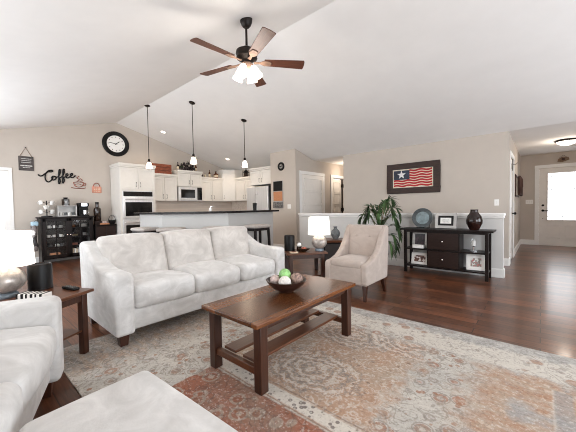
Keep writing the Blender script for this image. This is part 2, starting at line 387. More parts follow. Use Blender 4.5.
    def build(s, name, m, parent=None, loc=None, rot=None, bevel=0, seg=2, smooth=40):
        me = bpy.data.meshes.new(name); me.from_pydata([tuple(p) for p in s.v], [], s.f); me.update()
        me.validate()
        import bmesh
        b = bmesh.new(); b.from_mesh(me); bmesh.ops.remove_doubles(b, verts=b.verts, dist=1e-6); bmesh.ops.recalc_face_normals(b, faces=b.faces); b.to_mesh(me); b.free()
        me.materials.append(m if not isinstance(m, str) else M[m])
        if smooth:
            for p in me.polygons: p.use_smooth = True
            me.set_sharp_from_angle(angle=R(smooth))
        o = bpy.data.objects.new(name, me); C.objects.link(o)
        if parent: o.parent = parent
        if loc: o.location = loc
        if rot: o.rotation_euler = rot
        if bevel:
            d = o.modifiers.new('Bevel', 'BEVEL'); d.width = bevel; d.segments = seg; d.limit_method = 'ANGLE'; d.angle_limit = R(35)
        return o
def tag(o, label, cat, group=None, kind=None):
    o['label'] = label; o['category'] = cat
    if group: o['group'] = group
    if kind: o['kind'] = kind
    return o
def thing(name, label, cat, loc=(0, 0, 0), rz=0, group=None):
    o = bpy.data.objects.new(name, None); C.objects.link(o); o.empty_display_size = .1
    o.location = loc; o.rotation_euler = (0, 0, rz); return tag(o, label, cat, group)
def struct(name, mb, m, label=None, parent=None, **kw):
    o = mb.build(name, m, parent, **kw)
    if not parent: o['kind'] = 'structure'
    if label: o['label'] = label
    return o
def box(name, m, parent, x0, x1, y0, y1, z0, z1, **kw):
    return MB().box(x0, x1, y0, y1, z0, z1).build(name, m, parent, **kw)
def copy_tree(o, parent=None):
    c = o.copy(); C.objects.link(c)
    if parent: c.parent = parent
    for ch in o.children: copy_tree(ch, c)
    return c
def bez(p, n=10):
    """Catmull-Rom through points"""
    p = [Vector(q) for q in p]; out = []
    for i in range(len(p) - 1):
        a, b, c, d = p[max(i - 1, 0)], p[i], p[i + 1], p[min(i + 2, len(p) - 1)]
        for k in range(n):
            t = k / n; out.append(.5 * (2 * b + (c - a) * t + (2 * a - 5 * b + 4 * c - d) * t * t + (3 * b - a - 3 * c + d) * t ** 3))
    out.append(p[-1]); return out

# ------------------------------------------------------------------ the setting
XK, YF, YP, XH, YD = -8.5, 6.66, 5.53, -4.83, 10.45       # kitchen wall, flag wall, half wall, hall wall, door wall
YL, XB = -.86, 3.0
YR, SL, ZF = 2.9, .267, 2.46
zc = lambda y: ZF + SL * (YF - max(y, 2 * YR - y)) if y < YF else ZF
ZR = ZF + SL * (YF - YR)
struct('floor', MB().box(XK - .3, XB + .3, YL - .3, YD + .3, -.12, 0), 'floor', 'dark reddish brown hardwood plank floor')
cl = MB()
prof = [(YL - .2, zc(YL) - .2 * SL), (YR, ZR), (YF, ZF), (YD + .2, ZF), (YD + .2, ZF + .15), (YF, ZF + .15), (YR, ZR + .15), (YL - .2, zc(YL) + .1)]
cl.prism(prof, XK - .2, XB + .2, 'x')
struct('ceiling', cl, 'ceil', 'white vaulted ceiling meeting at a ridge', smooth=0)
# kitchen gable wall with the patio door opening at its left
gab = MB()
gab.prism([(.8, 0), (YF + .2, 0), (YF + .2, zc(YF)), (YR, ZR), (.8, zc(.8))], XK - .15, XK, 'x')
gab.prism([(-.62, 2.03), (.8, 2.03), (.8, zc(.8)), (-.62, zc(-.62))], XK - .15, XK, 'x')
gab.prism([(YL - .15, 0), (-.62, 0), (-.62, zc(-.62)), (YL - .15, zc(YL))], XK - .15, XK, 'x')
struct('wall_kitchen', gab, 'wall', 'beige gable wall behind the kitchen')
def win_wall(name, axis, at, th, a0, a1, ztop, holes):
    """straight wall with rectangular holes"""
    mb = MB()
    def blk(p0, p1, z0, z1):
        if p1 - p0 < 1e-4 or z1 - z0 < 1e-4: return
        if axis == 'x': mb.box(p0, p1, at, at + th, z0, z1)
        else: mb.box(at, at + th, p0, p1, z0, z1)
    cur = a0
    for (p0, p1, z0, z1) in holes:
        blk(cur, p0, 0, ztop); blk(p0, p1, 0, z0); blk(p0, p1, z1, ztop); cur = p1
    blk(cur, a1, 0, ztop)
    return struct(name, mb, 'wall')
win_wall('wall_left', 'x', YL - .15, .15, XK, XB, zc(YL), [(-7.3, -4.7, .8, 2.3), (-3.7, -2.5, .8, 2.3)])
bk = win_wall('wall_back', 'y', XB, .15, YL, YF, 2.46, [(0, 2.4, .6, 2.3), (3.6, 6.0, .6, 2.3)])
struct('wall_back_gable', MB().prism([(YL, 2.46), (YF, 2.46), (YR, ZR)], XB, XB + .15, 'x'), 'wall')
# wall behind the fridge; pantry block between kitchen and hall
struct('wall_fridge', MB().box(XK, -5.74, YF, YF + .15, 0, ZF), 'wall')
pb = MB(); pb.prism([(5.88, 0), (YF + .3, 0), (YF + .3, ZF), (YF, ZF), (5.88, zc(5.88))], -5.74, XH, 'x')
struct('wall_pantry', pb, 'wall', 'beige wall end with the small clock and message board')
hw = MB()      # hall wall, two door openings (the first in the block's side)
hw.box(-5.0, XH, YF + .3, 7.62, 0, ZF); hw.box(-5.0, XH, 7.62, 8.36, 2.03, ZF); hw.box(-5.0, XH, 8.36, YD, 0, ZF)
struct('wall_hall', hw, 'wall')
struct('wall_flag', MB().box(-3.87, -.45, YF, YF + .12, 0, ZF), 'wall', 'beige wall carrying the flag picture')
struct('wall_hall_end', MB().box(-5.0, -.45, YD - .9, YD - .78, 0, ZF), 'wall')
hr = MB(); hr.box(-.57, -.45, YF + .12, 6.95, 0, ZF); hr.box(-.57, -.45, 6.95, 7.75, 2.05, ZF); hr.box(-.57, -.45, 7.75, YD, 0, ZF)
struct('wall_entry_left', hr, 'wall')
dw = MB(); dw.box(-.57, -.05, YD, YD + .14, 0, ZF); dw.box(-.05, .89, YD, YD + .14, 2.07, ZF); dw.box(.89, 1.9, YD, YD + .14, 0, ZF)
struct('wall_entry', dw, 'wall')
struct('wall_entry_right', MB().box(1.75, 1.9, YF, YD, 0, ZF), 'wall')
struct('wall_right', MB().box(1.75, XB, YF, YF + .14, 0, ZF), 'wall')
# half wall with cap, and a quiet panel colour
struct('wall_half', MB().box(-4.45, -.44, YP, YP + .13, 0, .94), 'half', 'low grey-white half wall')
cap = MB().box(-4.47, -.42, YP - .03, YP + .16, .955, 1.0).box(-4.45, -.43, YP - .015, YP + .145, .92, .955)
struct('trim_1', cap, 'trim', 'white cap of the half wall', bevel=.006)
# baseboards
def bb(name, pts, h=.125, t=.016):
    mb = MB()
    for (x0, y0, x1, y1, nx, ny) in pts:
        mb.box(min(x0, x1, x0 + nx * t, x1 + nx * t), max(x0, x1, x0 + nx * t, x1 + nx * t), min(y0, y1, y0 + ny * t, y1 + ny * t), max(y0, y1, y0 + ny * t, y1 + ny * t), 0, h)
        t2 = t * .6
        mb.box(min(x0, x1, x0 + nx * t2, x1 + nx * t2), max(x0, x1, x0 + nx * t2, x1 + nx * t2), min(y0, y1, y0 + ny * t2, y1 + ny * t2), max(y0, y1, y0 + ny * t2, y1 + ny * t2), h, h + .012)
    return struct(name, mb, 'trim')
bb('baseboard_half', [(-4.45, YP, -.424, YP, 0, -1), (-.44, YP, -.44, YP + .13, 1, 0)])
bb('baseboard_flag', [(-3.87, YF, -.45, YF, 0, -1)])
bb('baseboard_hall', [(-.45, YF, -.45, 6.86, 1, 0), (-.45, 7.84, -.45, YD, 1, 0)])
bb('baseboard_entry', [(-.434, YD, -.14, YD, 0, -1)])
bb('baseboard_kitchen', [(XK, .94, XK, 2.68, 1, 0)])
bb('baseboard_pantry', [(-5.74, 5.88, XH + .016, 5.88, 0, -1), (XH, 5.88, XH, 6.02, 1, 0)])
# patio door at the left of the kitchen wall
pd = MB(); y0, y1 = -.62, .8
for a, b, c, d in ((y0, y0 + .1, 0, 2.03), (y1 - .1, y1, 0, 2.03), (y0 + .1, y1 - .1, 1.94, 2.03), (y0 + .1, .06, 0, .16), (.16, y1 - .1, 0, .16), (.06, .16, .0, 1.94)): pd.box(XK - .1, XK - .04, a, b, c, d)
p = struct('door_1', pd, 'trim', 'white glazed patio door')
cs = MB(); cs.box(XK, XK + .02, y1 - .01, y1 + .045, 0, 2.03); cs.box(XK, XK + .023, y0 - .08, y1 + .048, 2.031, 2.09)
struct('casing', cs, 'trim', parent=p)
struct('pane', MB().box(XK - .075, XK - .069, y0 + .1, y1 - .1, .16, 1.94), 'pane', parent=p)
mu = MB()
for k in range(1, 4): mu.box(XK - .085, XK - .06, .16, .7, .16 + k * .445 - .01, .16 + k * .445 + .01)
mu.box(XK - .085, XK - .06, .42, .44, .16, 1.94)
struct('glazing_bars', mu, 'trim', parent=p)
# hall doors: five panel doors
def panel_door(name, x, ya, yb, zt, label, hinge=None, knob=None, th=.04, face=1):
    mb = MB(); mb.box(x - th, x, ya, yb, .01, zt)
    n = 5; hgt = (zt - .3) / n
    for k in range(n):
        z0 = .14 + k * (hgt + .02)
        for (a, b, c, d) in ((ya + .1, yb - .1, z0, z0 + .02), (ya + .1, yb - .1, z0 + hgt - .03, z0 + hgt - .01), (ya + .1, ya + .12, z0, z0 + hgt - .01), (yb - .12, yb - .1, z0, z0 + hgt - .01)):
            mb.box(x, x + .016 * face, a, b, c, d)
    return struct(name, mb, 'doorw', label, bevel=.002)
def casing(parent, x, ya, yb, zt, wd=.085, t=.02):
    mb = MB(); mb.box(x, x + t, ya - wd, ya, 0, zt); mb.box(x, x + t, yb, yb + wd, 0, zt); mb.box(x, x + t + .003, ya - wd - .003, yb + wd + .003, zt + .001, zt + wd)
    o = mb.build('casing', 'trim', parent, bevel=.004); return o
d2 = panel_door('door_2', XH + .03, 6.1, 7.1, 2.02, 'white panelled double-width closet door in the hall')
casing(d2, XH + .005, 6.1, 7.1, 2.03)
d3 = panel_door('door_3', XH - .02, 7.64, 8.2, 2.0, 'white hall door standing at the far end')
casing(d3, XH + .005, 7.62, 8.36, 2.03)
MB().box(XH - .03, XH + .012, 8.2, 8.24, 0, 2.0).build('edge', 'bronze', d3)  # dark strip standing in for the shaded gap of the open door
for z in (.3, 1.05, 1.8): MB().box(XH - .03, XH + .03, 8.17, 8.27, z - .05, z + .05).build('hinge', 'bronze', d3)
# closet door in the entry hall side wall
d4 = MB().box(-.5, -.46, 6.97, 7.73, .01, 2.04).build('door_4', 'doorw'); d4['kind'] = 'structure'; d4['label'] = 'white closet door at the start of the entry hall'
casing(d4, -.455, 6.95, 7.75, 2.05)
MB().lathe([(.012, 0), (.012, .03), (.03, .04), (.032, .055), (.02, .068), (0, .07)], 14, m=Matrix.Translation((-.46, 7.66, .94)) @ Matrix.Rotation(R(90), 4, 'Y')).build('knob', 'black', d4)
for z in (.25, 1.02, 1.85): MB().box(-.46, -.43, 6.955, 6.985, z - .05, z + .05).build('hinge', 'nickel', d4)
# front door with a leaded glass light
fd = MB(); fx0, fx1, fy = -.049, .889, YD + .02
fd.box(fx0, .115, fy, fy + .045, .0, 2.069); fd.box(.725, fx1, fy, fy + .045, .0, 2.069)
fd.box(.115, .725, fy, fy + .045, .0, .68); fd.box(.115, .725, fy, fy + .045, 1.94, 2.069)
for xa, xb in ((.08, .37), (.47, .76)):
    for a, b, c, d in ((xa, xb, .2, .215), (xa, xb, .53, .545), (xa, xa + .015, .2, .545), (xb - .015, xb, .2, .545)): fd.box(a, b, fy - .016, fy, c, d)
for a, b, c, d in ((.1, .13, .66, 1.96), (.71, .74, .66, 1.96), (.1, .74, .66, .69), (.1, .74, 1.93, 1.96)): fd.box(a, b, fy - .012, fy, c, d)
p = struct('door_5', fd, 'doorw', 'white front door with a bright leaded glass light', bevel=.002)
t = NT('frosted_door_glass'); tr = t.n('ShaderNodeBsdfTransparent'); df = t.n('ShaderNodeBsdfTranslucent'); mx = t.n('ShaderNodeMixShader'); mx.inputs[0].default_value = .15
df.inputs[0].default_value = (.95, .97, 1, 1)
t.t.links.new(tr.outputs[0], mx.inputs[1]); t.t.links.new(df.outputs[0], mx.inputs[2]); t.t.links.new(mx.outputs[0], t.out.inputs[0]); M['frost'] = t.m
struct('glass_light', MB().box(.115, .725, fy + .018, fy + .026, .68, 1.94), 'frost', parent=p)
ld = MB()
for xx in (.2, .42, .64): ld.box(xx - .005, xx + .005, fy + .012, fy + .018, .69, 1.93)
for zz in (.78, .98, 1.5, 1.72, 1.84): ld.box(.13, .71, fy + .012, fy + .018, zz - .005, zz + .005)
struct('leading', ld, 'silver', parent=p)
csd = MB(); csd.box(-.14, -.05, YD - .02, YD, 0, 2.07); csd.box(.89, .98, YD - .02, YD, 0, 2.07); csd.box(-.143, .983, YD - .023, YD, 2.071, 2.16)
struct('casing', csd, 'trim', parent=p, bevel=.004)
MB().lathe([(.028, 0), (.028, .012), (.02, .02), (0, .021)], 16, m=Matrix.Translation((.03, fy, 1.08)) @ Matrix.Rotation(R(90), 4, 'X')).build('deadbolt', 'black', p)
lv = MB().lathe([(.03, 0), (.03, .012), (.014, .02), (.014, .05), (0, .051)], 16, m=Matrix.Translation((.03, fy, .94)) @ Matrix.Rotation(R(90), 4, 'X'))
lv.box(.02, .15, fy - .055, fy - .04, .932, .948); lv.build('lever_handle', 'black', p)
MB().lathe([(.01, 0), (.01, .008), (0, .009)], 10, m=Matrix.Translation((.03, fy, .72)) @ Matrix.Rotation(R(90), 4, 'X')).build('keyhole', 'black', p)

# ------------------------------------------------------------------ kitchen
kb = MB().box(XK, XK + .012, 3.6, 6.66, .93, 1.42); kb.box(XK, -6.8, YF - .012, YF, .93, 1.42)
struct('trim_2', kb, 'tilebs', 'beige mosaic tile backsplash')
def shaker(name, parent, x0, x1, z0, z1, th=.02, rail=.065):
    mb = MB(); mb.box(x0, x1, -.010, 0, z0, z1)
    mb.box(x0, x0 + rail, -th, -.008, z0, z1); mb.box(x1 - rail, x1, -th, -.008, z0, z1)
    mb.box(x0 + rail, x1 - rail, -th, -.008, z0, z0 + rail); mb.box(x0 + rail, x1 - rail, -th, -.008, z1 - rail, z1)
    return mb.build(name, 'cab', parent, bevel=.003)
def bar_pull(parent, x, z, L=.11, horiz=False):
    mb = MB()
    if horiz: mb.tube([(x - L / 2, -.02, z), (x - L / 2, -.05, z), (x + L / 2, -.05, z), (x + L / 2, -.02, z)], .006, 6)
    else: mb.tube([(x, -.02, z - L / 2), (x, -.05, z - L / 2), (x, -.05, z + L / 2), (x, -.02, z + L / 2)], .006, 6)
    return mb.build('handle', 'bronze', parent)
def cabinet(label, loc, rz, wd, dp, z0, z1, doors=2, top=0.05, pull='low', dz=None, body=None, name='wall_cabinet'):
    t = thing(name, label, 'cabinet', loc, rz, None)
    mb = MB()
    for b in (body or [(0, wd, 0, dp, z0, z1)]): mb.box(*b)
    mb.build('carcass', 'cab', t, bevel=.003)
    if top: MB().box(-.02, wd + .02, -.045, dp, z1 - .012, z1 + top).box(-.012, wd + .012, -.03, dp, z1 - .05, z1 - .012).build('crown', 'cab', t, bevel=.01)
    a, b = dz or (z0 + .012, z1 - .06); w1 = wd / doors
    for k in range(doors):
        d = shaker('door', t, k * w1 + .006, (k + 1) * w1 - .006, a, b)
        hx = (w1 * (k + 1) - .05 if k == 0 else w1 * k + .05) if doors == 2 else .06
        bar_pull(d, hx, a + .12)
    return t
RK = R(90)
# tall oven cabinet
cabinet('tall white oven cabinet at the left end of the kitchen', (-7.88, 2.72, 0), RK, .88, .605, 0, 2.28, 2, .05, dz=(1.68, 2.22),
        body=[(.05, .83, .02, .49, 0, .295), (0, .05, 0, .605, 0, 2.28), (.83, .88, 0, .605, 0, 2.28), (.05, .83, 0, .49, 1.642, 2.28), (.05, .83, .49, .605, 0, 2.28)], name='oven_cabinet')
ov = thing('wall_oven', 'stainless double wall oven with black glass doors', 'oven', (-7.88, 2.77, .3), RK)
MB().box(.002, .778, 0, .48, .002, 1.338).build('body', 'steel', ov, bevel=.004)
MB().box(.03, .75, -.014, 0, 1.2, 1.32).build('control_panel', 'ovenglass', ov, bevel=.003)
for z0, z1 in ((.64, 1.18), (.04, .6)):
    d = MB().box(.01, .77, -.03, 0, z0, z1).build('oven_door', 'steel', ov, bevel=.004)
    MB().box(.06, .72, -.036, -.03, z0 + .06, z1 - .13).build('window', 'ovenglass', d, bevel=.002)
    MB().tube([(.06, -.03, z1 - .06), (.06, -.08, z1 - .06), (.72, -.08, z1 - .06), (.72, -.03, z1 - .06)], .016, 8).build('handle', 'steel', d)
# wall cabinets on the kitchen wall
cabinet('white double wall cabinet beneath the wooden crate', (-8.17, 3.625, 0), RK, .755, .32, 1.39, 2.12, 2, .05)
cabinet('short raised white cabinet over the microwave', (-8.12, 4.39, 0), RK, .8, .37, 1.83, 2.27, 2, .05)
mw = thing('microwave', 'stainless over-the-range microwave with dark window', 'microwave', (-8.1, 4.4, 1.4), RK)
MB().box(.003, .777, 0, .38, 0, .42).build('body', 'steel', mw, bevel=.004)
d = MB().box(.01, .6, -.025, 0, .03, .41).build('oven_door', 'steel', mw, bevel=.004)
MB().box(.06, .52, -.03, -.025, .09, .34).build('window', 'ovenglass', d, bevel=.002)
MB().tube([(.565, -.025, .07), (.565, -.06, .07), (.565, -.06, .37), (.565, -.025, .37)], .011, 8).build('handle', 'steel', d)
MB().box(.61, .77, -.02, 0, .03, .41).build('control_panel', 'ovenglass', mw, bevel=.003)
cabinet('white double wall cabinet right of the microwave', (-8.17, 5.195, 0), RK, .82, .32, 1.39, 2.12, 2, .05)
# diagonal corner cabinet
t = thing('corner_cabinet', 'tall white diagonal corner cabinet with one door', 'cabinet', (0, 0, 0))
A, B = (-8.17, 6.02), (-7.86, 6.33)
poly = [(XK + .015, 6.02), A, B, (-7.86, YF - .015), (XK + .015, YF - .015)]
MB().prism(poly, 1.39, 2.34, 'z').build('carcass', 'cab', t, bevel=.003)
pc = [(XK + .015, 6.02), (-8.14, 6.02), (-7.86, 6.30), (-7.86, YF - .015), (XK + .015, YF - .015)]
MB().prism(pc, 2.32, 2.46, 'z').build('crown', 'cab', t, bevel=.01)
Lc = math.hypot(B[0] - A[0], B[1] - A[1])
dd = shaker('door', t, .015, Lc - .015, 1.41, 2.3); dd.location = (A[0], A[1], 0); dd.rotation_euler = (0, 0, R(45)); bar_pull(dd, .06, 1.53)
cabinet('single white wall cabinet left of the fridge', (-7.84, 6.33, 0), 0, .96, .315, 1.39, 2.12, 2, .05)
cabinet('white double cabinet over the refrigerator', (-6.72, 6.0, 0), 0, .95, .645, 1.83, 2.3, 2, .04)
fr = thing('refrigerator', 'stainless steel refrigerator beside the message board wall', 'refrigerator', (-6.77, 5.9, 0))
MB().box(0, .99, .04, .74, .02, 1.78).build('body', 'black', fr, bevel=.006)  # wider than the doors, its black stands in for the shaded gap
for x0, x1, hx in ((.005, .455, .41), (.465, .915, .51)):
    d = MB().box(x0, x1, -.03, .04, .72, 1.77).build('door', 'steel', fr, bevel=.012)
    MB().tube([(hx, -.03, .8), (hx, -.075, .83), (hx, -.075, 1.55), (hx, -.03, 1.58)], .013, 8).build('handle', 'steel', d)
d = MB().box(.005, .915, -.03, .04, .06, .71).build('freezer_drawer', 'steel', fr, bevel=.012)
MB().tube([(.1, -.03, .64), (.13, -.075, .64), (.79, -.075, .64), (.82, -.03, .64)], .013, 8).build('handle', 'steel', d)
# breakfast bar with two angled turns
A, B, Cc, D = (-6.65, 2.68), (-5.61, 2.68), (-4.70, 3.59), (-4.70, 4.86)
def off(dv):
    k = math.tan(R(22.5)) * dv
    return [(A[0], A[1] + dv), (B[0] - k, B[1] + dv), (Cc[0] - dv, Cc[1] + k), (D[0] - dv, D[1])]
bar = thing('breakfast_bar', 'angled white breakfast bar with a dark granite top', 'kitchen bar', (0, 0, 0))
i1 = off(.16)
MB().prism([A, B, Cc, D] + i1[::-1], 0, 1.055, 'z').build('panel', 'barpaint', bar)
rl = MB()
i3 = off(-.012)
rl.prism(i3 + [A, B, Cc, D][::-1], 0, .1, 'z'); rl.build('base_trim', 'trim', bar)
o1, o2 = off(-.1), off(.34)
o1[0] = (A[0] - .06, o1[0][1]); o2[0] = (A[0] - .06, o2[0][1]); o1[3] = (o1[3][0], D[1] + .12); o2[3] = (o2[3][0], D[1] + .12)
MB().prism(o1 + o2[::-1], 1.055, 1.095, 'z').build('countertop', 'counter', bar, bevel=.006)
lw = off(.17); lw2 = off(.78)
MB().prism(lw + lw2[::-1], .05, .87, 'z').build('base_cabinet', 'cab', bar)
MB().prism(off(.165) + off(.8)[::-1], .87, .91, 'z').build('worktop', 'counter', bar)
ft = thing('soap_dispenser', 'small white and chrome dispenser standing on the breakfast bar', 'dispenser', (-5.25, 3.55, 1.095))
MB().lathe([(.03, 0), (.034, .02), (.03, .06), (.014, .075)], 14).build('bottle', 'white', ft)
MB().tube([(0, 0, .07), (0, 0, .1), (.05, .03, .1)], .008, 8).build('pump', 'chrome', ft)
t = thing('coffee_tumbler', 'black tumbler standing on the breakfast bar near the fridge', 'tumbler', (-4.86, 4.45, 1.095))
MB().lathe([(.04, 0), (.048, .14)], 18).build('cup', 'black', t); MB().lathe([(.05, .14), (.05, .155), (.03, .17), (0, .17)], 18).build('lid', 'black', t)
def stool(label, x, y, rz):
    t = thing('bar_stool', label, 'bar stool', (x, y, 0), rz, 'stools at the breakfast bar')
    MB().rbox((0, 0, .775), (.46, .34, .06), .028, (0, 0, .015)).build('seat', 'seatgrey', t)
    MB().box(-.2, .2, -.145, .145, .69, .75).build('apron', 'blackw', t, bevel=.004)
    for i in (-1, 1):
        for j in (-1, 1): MB().taper((i * .18, j * .125), 0, .72, .018, .022, sh=(i * .03, j * .02)).build('leg', 'blackw', t, bevel=.003)
    for z, j in ((.22, -1), (.22, 1)): MB().box(-.2, .2, j * .14 - .01, j * .14 + .01, z, z + .03).build('stretcher', 'blackw', t)
    for i in (-1, 1): MB().box(i * .2 - .01, i * .2 + .01, -.13, .13, .3, .33).build('stretcher', 'blackw', t)
    return t
stool('backless bar stool furthest right, near the end of the breakfast bar', -4.36, 4.06, R(90))
stool('third bar stool from the ovens, behind the right sofa cushion', -4.62, 3.22, R(45))
stool('second bar stool from the ovens, behind the middle sofa cushion', -5.2, 2.66, R(45))
stool('backless bar stool furthest left, beside the ovens', -5.8, 2.43, R(8))
# pendants and recessed lights
def pendant(label, x, y, zt, zb):
    t = thing('pendant_light', label, 'pendant lamp', (x, y, zb), 0, 'pendants over the breakfast bar')
    n = math.atan(SL) if y > YR + .05 else 0
    MB().lathe([(.062, 0), (.062, -.012), (.045, -.025), (.01, -.03)][::-1], 20, m=Matrix.Translation((0, 0, zt - zb)) @ Matrix.Rotation(-n, 4, 'X')).build('canopy', 'bronze', t)
    MB().tube([(0, 0, zt - zb - .01), (0, 0, .15)], .007, 8).build('rod', 'bronze', t)
    MB().lathe([(.012, .21), (.026, .19), (.028, .14), (.02, .135)][::-1], 14).build('socket', 'bronze', t)
    MB().lathe([(.062, 0), (.064, .01), (.055, .07), (.04, .12), (.022, .14)], 20).build('shade', 'pendglass', t)
    point('pendant_glow', (x, y, zb - .1), 7, r=.09)
pendant('pendant light hanging leftmost, in front of the ovens', -6.6, 2.9, 3.46, 2.07)
pendant('middle pendant light hanging above the microwave', -5.47, 3.32, zc(3.32), 2.09)
pendant('pendant light hanging rightmost, left of the fridge', -4.98, 4.29, zc(4.29), 2.06)
def can(label, x, y, on=True):
    t = thing('recessed_light', label, 'ceiling light', (x, y, zc(y) - .004), 0)
    a = -math.atan(SL); t.rotation_euler = (a, 0, 0)
    MB().lathe([(.055, -.004), (.085, -.008), (.09, 0), (.055, .003)], 24, ring=True).build('trim_ring', 'trim', t)
    MB().lathe([(0, -.002), (.058, -.002)], 24).build('lens', 'canlens', t)
    spot('recessed_glow', (x, y, zc(y) - .05), 20)
can('lit recessed light nearest the ridge, between two pendants', -7.67, 3.77)
can('lit recessed light above the corner cabinet', -7.49, 5.74)
spot('recessed_glow', (-6.4, 4.9, zc(4.9) - .05), 26)  # bare spot, no recessed fixture built here
# things on top of the wall cabinets
cr = thing('wooden_crate', 'red-brown slatted wooden crate on top of the wall cabinets', 'crate', (-8.22, 3.66, 2.17), RK)
for k in range(3): MB().box(0, .6, 0, .018, .01 + k * .095, .095 + k * .095).build('slat', 'crate', cr, bevel=.003)
MB().box(.005, .595, .018, .19, 0, .27).build('box', 'crateb', cr)
for x in (.02, .55): MB().box(x, x + .03, -.01, 0, 0, .285).build('batten', 'crate', cr)
gp = thing('grape_garland', 'dark artificial grape and leaf cluster above the microwave', 'garland', (-8.22, 4.75, 2.32), RK)
for k in range(64):
    a = random.uniform(0, 2 * PI); r = random.random() ** .5; x = .3 * r * math.cos(a); y = .09 * r * math.sin(a); z = random.uniform(0, max(.04, .26 * (1 - r * r))) + .03
    if k == 0: gb = MB(); lf = MB()
    gb.ball((x, y, z), random.uniform(.026, .04), 8)
    if k % 4 == 0:
        lf.prism([(0, 0), (.03, .02), (.06, .0), (.03, -.02)], 0, .004, 'z', Matrix.Translation((x, y, z + .03)) @ Matrix.Rotation(a, 4, 'Z') @ Matrix.Rotation(-.6, 4, 'Y'))
gb.build('grapes', 'darkfruit', gp); lf.build('leaves', 'leaf', gp)
def bottle(label, x, y, z, h, r, m, mlabel=None, group=None, name='bottle', cat='bottle'):
    t = thing(name, label, cat, (x, y, z), RK, group)
    MB().lathe([(r, 0), (r, h * .55), (r * .85, h * .62), (r * .35, h * .74), (r * .33, h * .93)], 16).build('body', m, t)
    MB().lathe([(r * .4, h * .93), (r * .4, h), (0, h)], 12).build('cap', 'black', t)
    if mlabel: MB().lathe([(r * 1.03, h * .12), (r * 1.03, h * .45)], 16).build('label', mlabel, t)
    return t
bottle('thin dark bottle at the left of the grape cluster', -8.22, 4.46, 2.32, .24, .034, 'bottle', 'label')
bottle('brown bottle at the right of the grape cluster', -8.22, 5.06, 2.32, .25, .036, 'amber', 'label')
bottle('tiny dark bottle on the cabinet right of the microwave', -8.24, 5.28, 2.17, .13, .03, 'bottle')
bottle('small clear cream bottle second on the right cabinet', -8.24, 5.4, 2.17, .12, .03, 'label')
bottle('tall slim brown bottle third on the right cabinet', -8.24, 5.57, 2.17, .25, .034, 'amber', 'label')
bottle('wide amber decanter last on the right cabinet', -8.24, 5.82, 2.17, .22, .075, 'amber', 'label', name='decanter', cat='decanter')
t = thing('lantern', 'black metal lantern on the cabinet beside the fridge cabinet', 'lantern', (-7.38, 6.4, 2.17))
MB().lathe([(.11, 0), (.11, .02), (.1, .025)], 8).build('base', 'black', t); MB().lathe([(.085, .02), (.06, .16)], 6).build('body', 'bottle', t)
MB().lathe([(.1, .15), (.07, .19), (.015, .24), (0, .25)], 8).build('roof', 'black', t); MB().tube([(.03 * math.cos(a), 0, .265 + .03 * math.sin(a)) for a in [i * PI / 6 for i in range(12)]], .005, 6, True).build('ring', 'black', t)

# ------------------------------------------------------------------ clocks and wall signs
def clock(name, label, loc, rz, r, fw, seed, small=False):
    """dial in the local xz plane, facing -y"""
    t = thing(name, label, 'clock', loc, rz)
    X = Matrix.Rotation(R(90), 4, 'X')
    MB().lathe([(0, .008), (r - fw, .008), (r - fw, .022), (r - fw * .8, .03), (r - fw * .2, .035), (r, .02), (r, .001), (0, .001)], 40, m=X).build('rim', 'black', t)
    MB().lathe([(0, .012), (r - fw, .012)], 40, m=X).build('face', 'paper' if not small else 'silver', t)
    tk = MB()
    for k in range(12):
        a = k * PI / 6; q = (r - fw) * .8; L = (r - fw) * (.16 if k % 3 == 0 else .12)
        tk.box(-.006, .006, -.016, -.0125, q - L / 2, q + L / 2, Matrix.Rotation(a, 4, 'Y'))
    tk.build('numerals', 'black', t)
    for a, L, ww in ((R(50), .5, .008), (R(278), .72, .006)):
        MB().box(-ww, ww, -.02, -.016, -.03, (r - fw) * L, Matrix.Rotation(a, 4, 'Y')).build('hand', 'black', t)
    MB().lathe([(.012, .012), (.012, .024), (0, .025)], 12, m=X).build('pin', 'black', t)
    return t
clock('wall_clock', 'big round black-rimmed wall clock with a white face', (XK, 2.88, 2.9), RK, .325, .105, 1)
clock('wall_clock', 'small oval dark clock above the message board', (-5.33, 5.88, 2.26), 0, .115, .05, 2, True)
# slate sign on a cord
t = thing('hanging_sign', 'dark slate sign hanging by a cord left of the coffee word', 'sign', (XK, 1.08, 2.05), RK)
MB().box(-.125, .125, -.022, 0, 0, .31).build('board', 'slate', t, bevel=.004)
MB().tube([(-.1, -.012, .305), (0, -.012, .5), (.1, -.012, .305)], .006, 6).build('cord', 'rope', t)
MB().lathe([(.01, 0), (.01, .02), (0, .022)], 8, m=Matrix.Translation((0, 0, .5)) @ Matrix.Rotation(R(90), 4, 'X')).build('nail', 'bronze', t)
for z, L, hh in ((.255, .17, .012), (.215, .15, .01), (.175, .16, .012), (.105, .19, .024), (.065, .12, .01)):
    x = -L / 2; ch = MB()
    while x < L / 2:
        wd = random.uniform(.008, .02); ch.box(x, min(x + wd, L / 2) + .001, -.025, -.0215, z - hh / 2, z + hh / 2); ch.box(min(x + wd, L / 2), x + wd + .006, -.0225, -.0215, z - .001, z + .001); x += wd + .006
    ch.build('text_line', 'chalk', t)
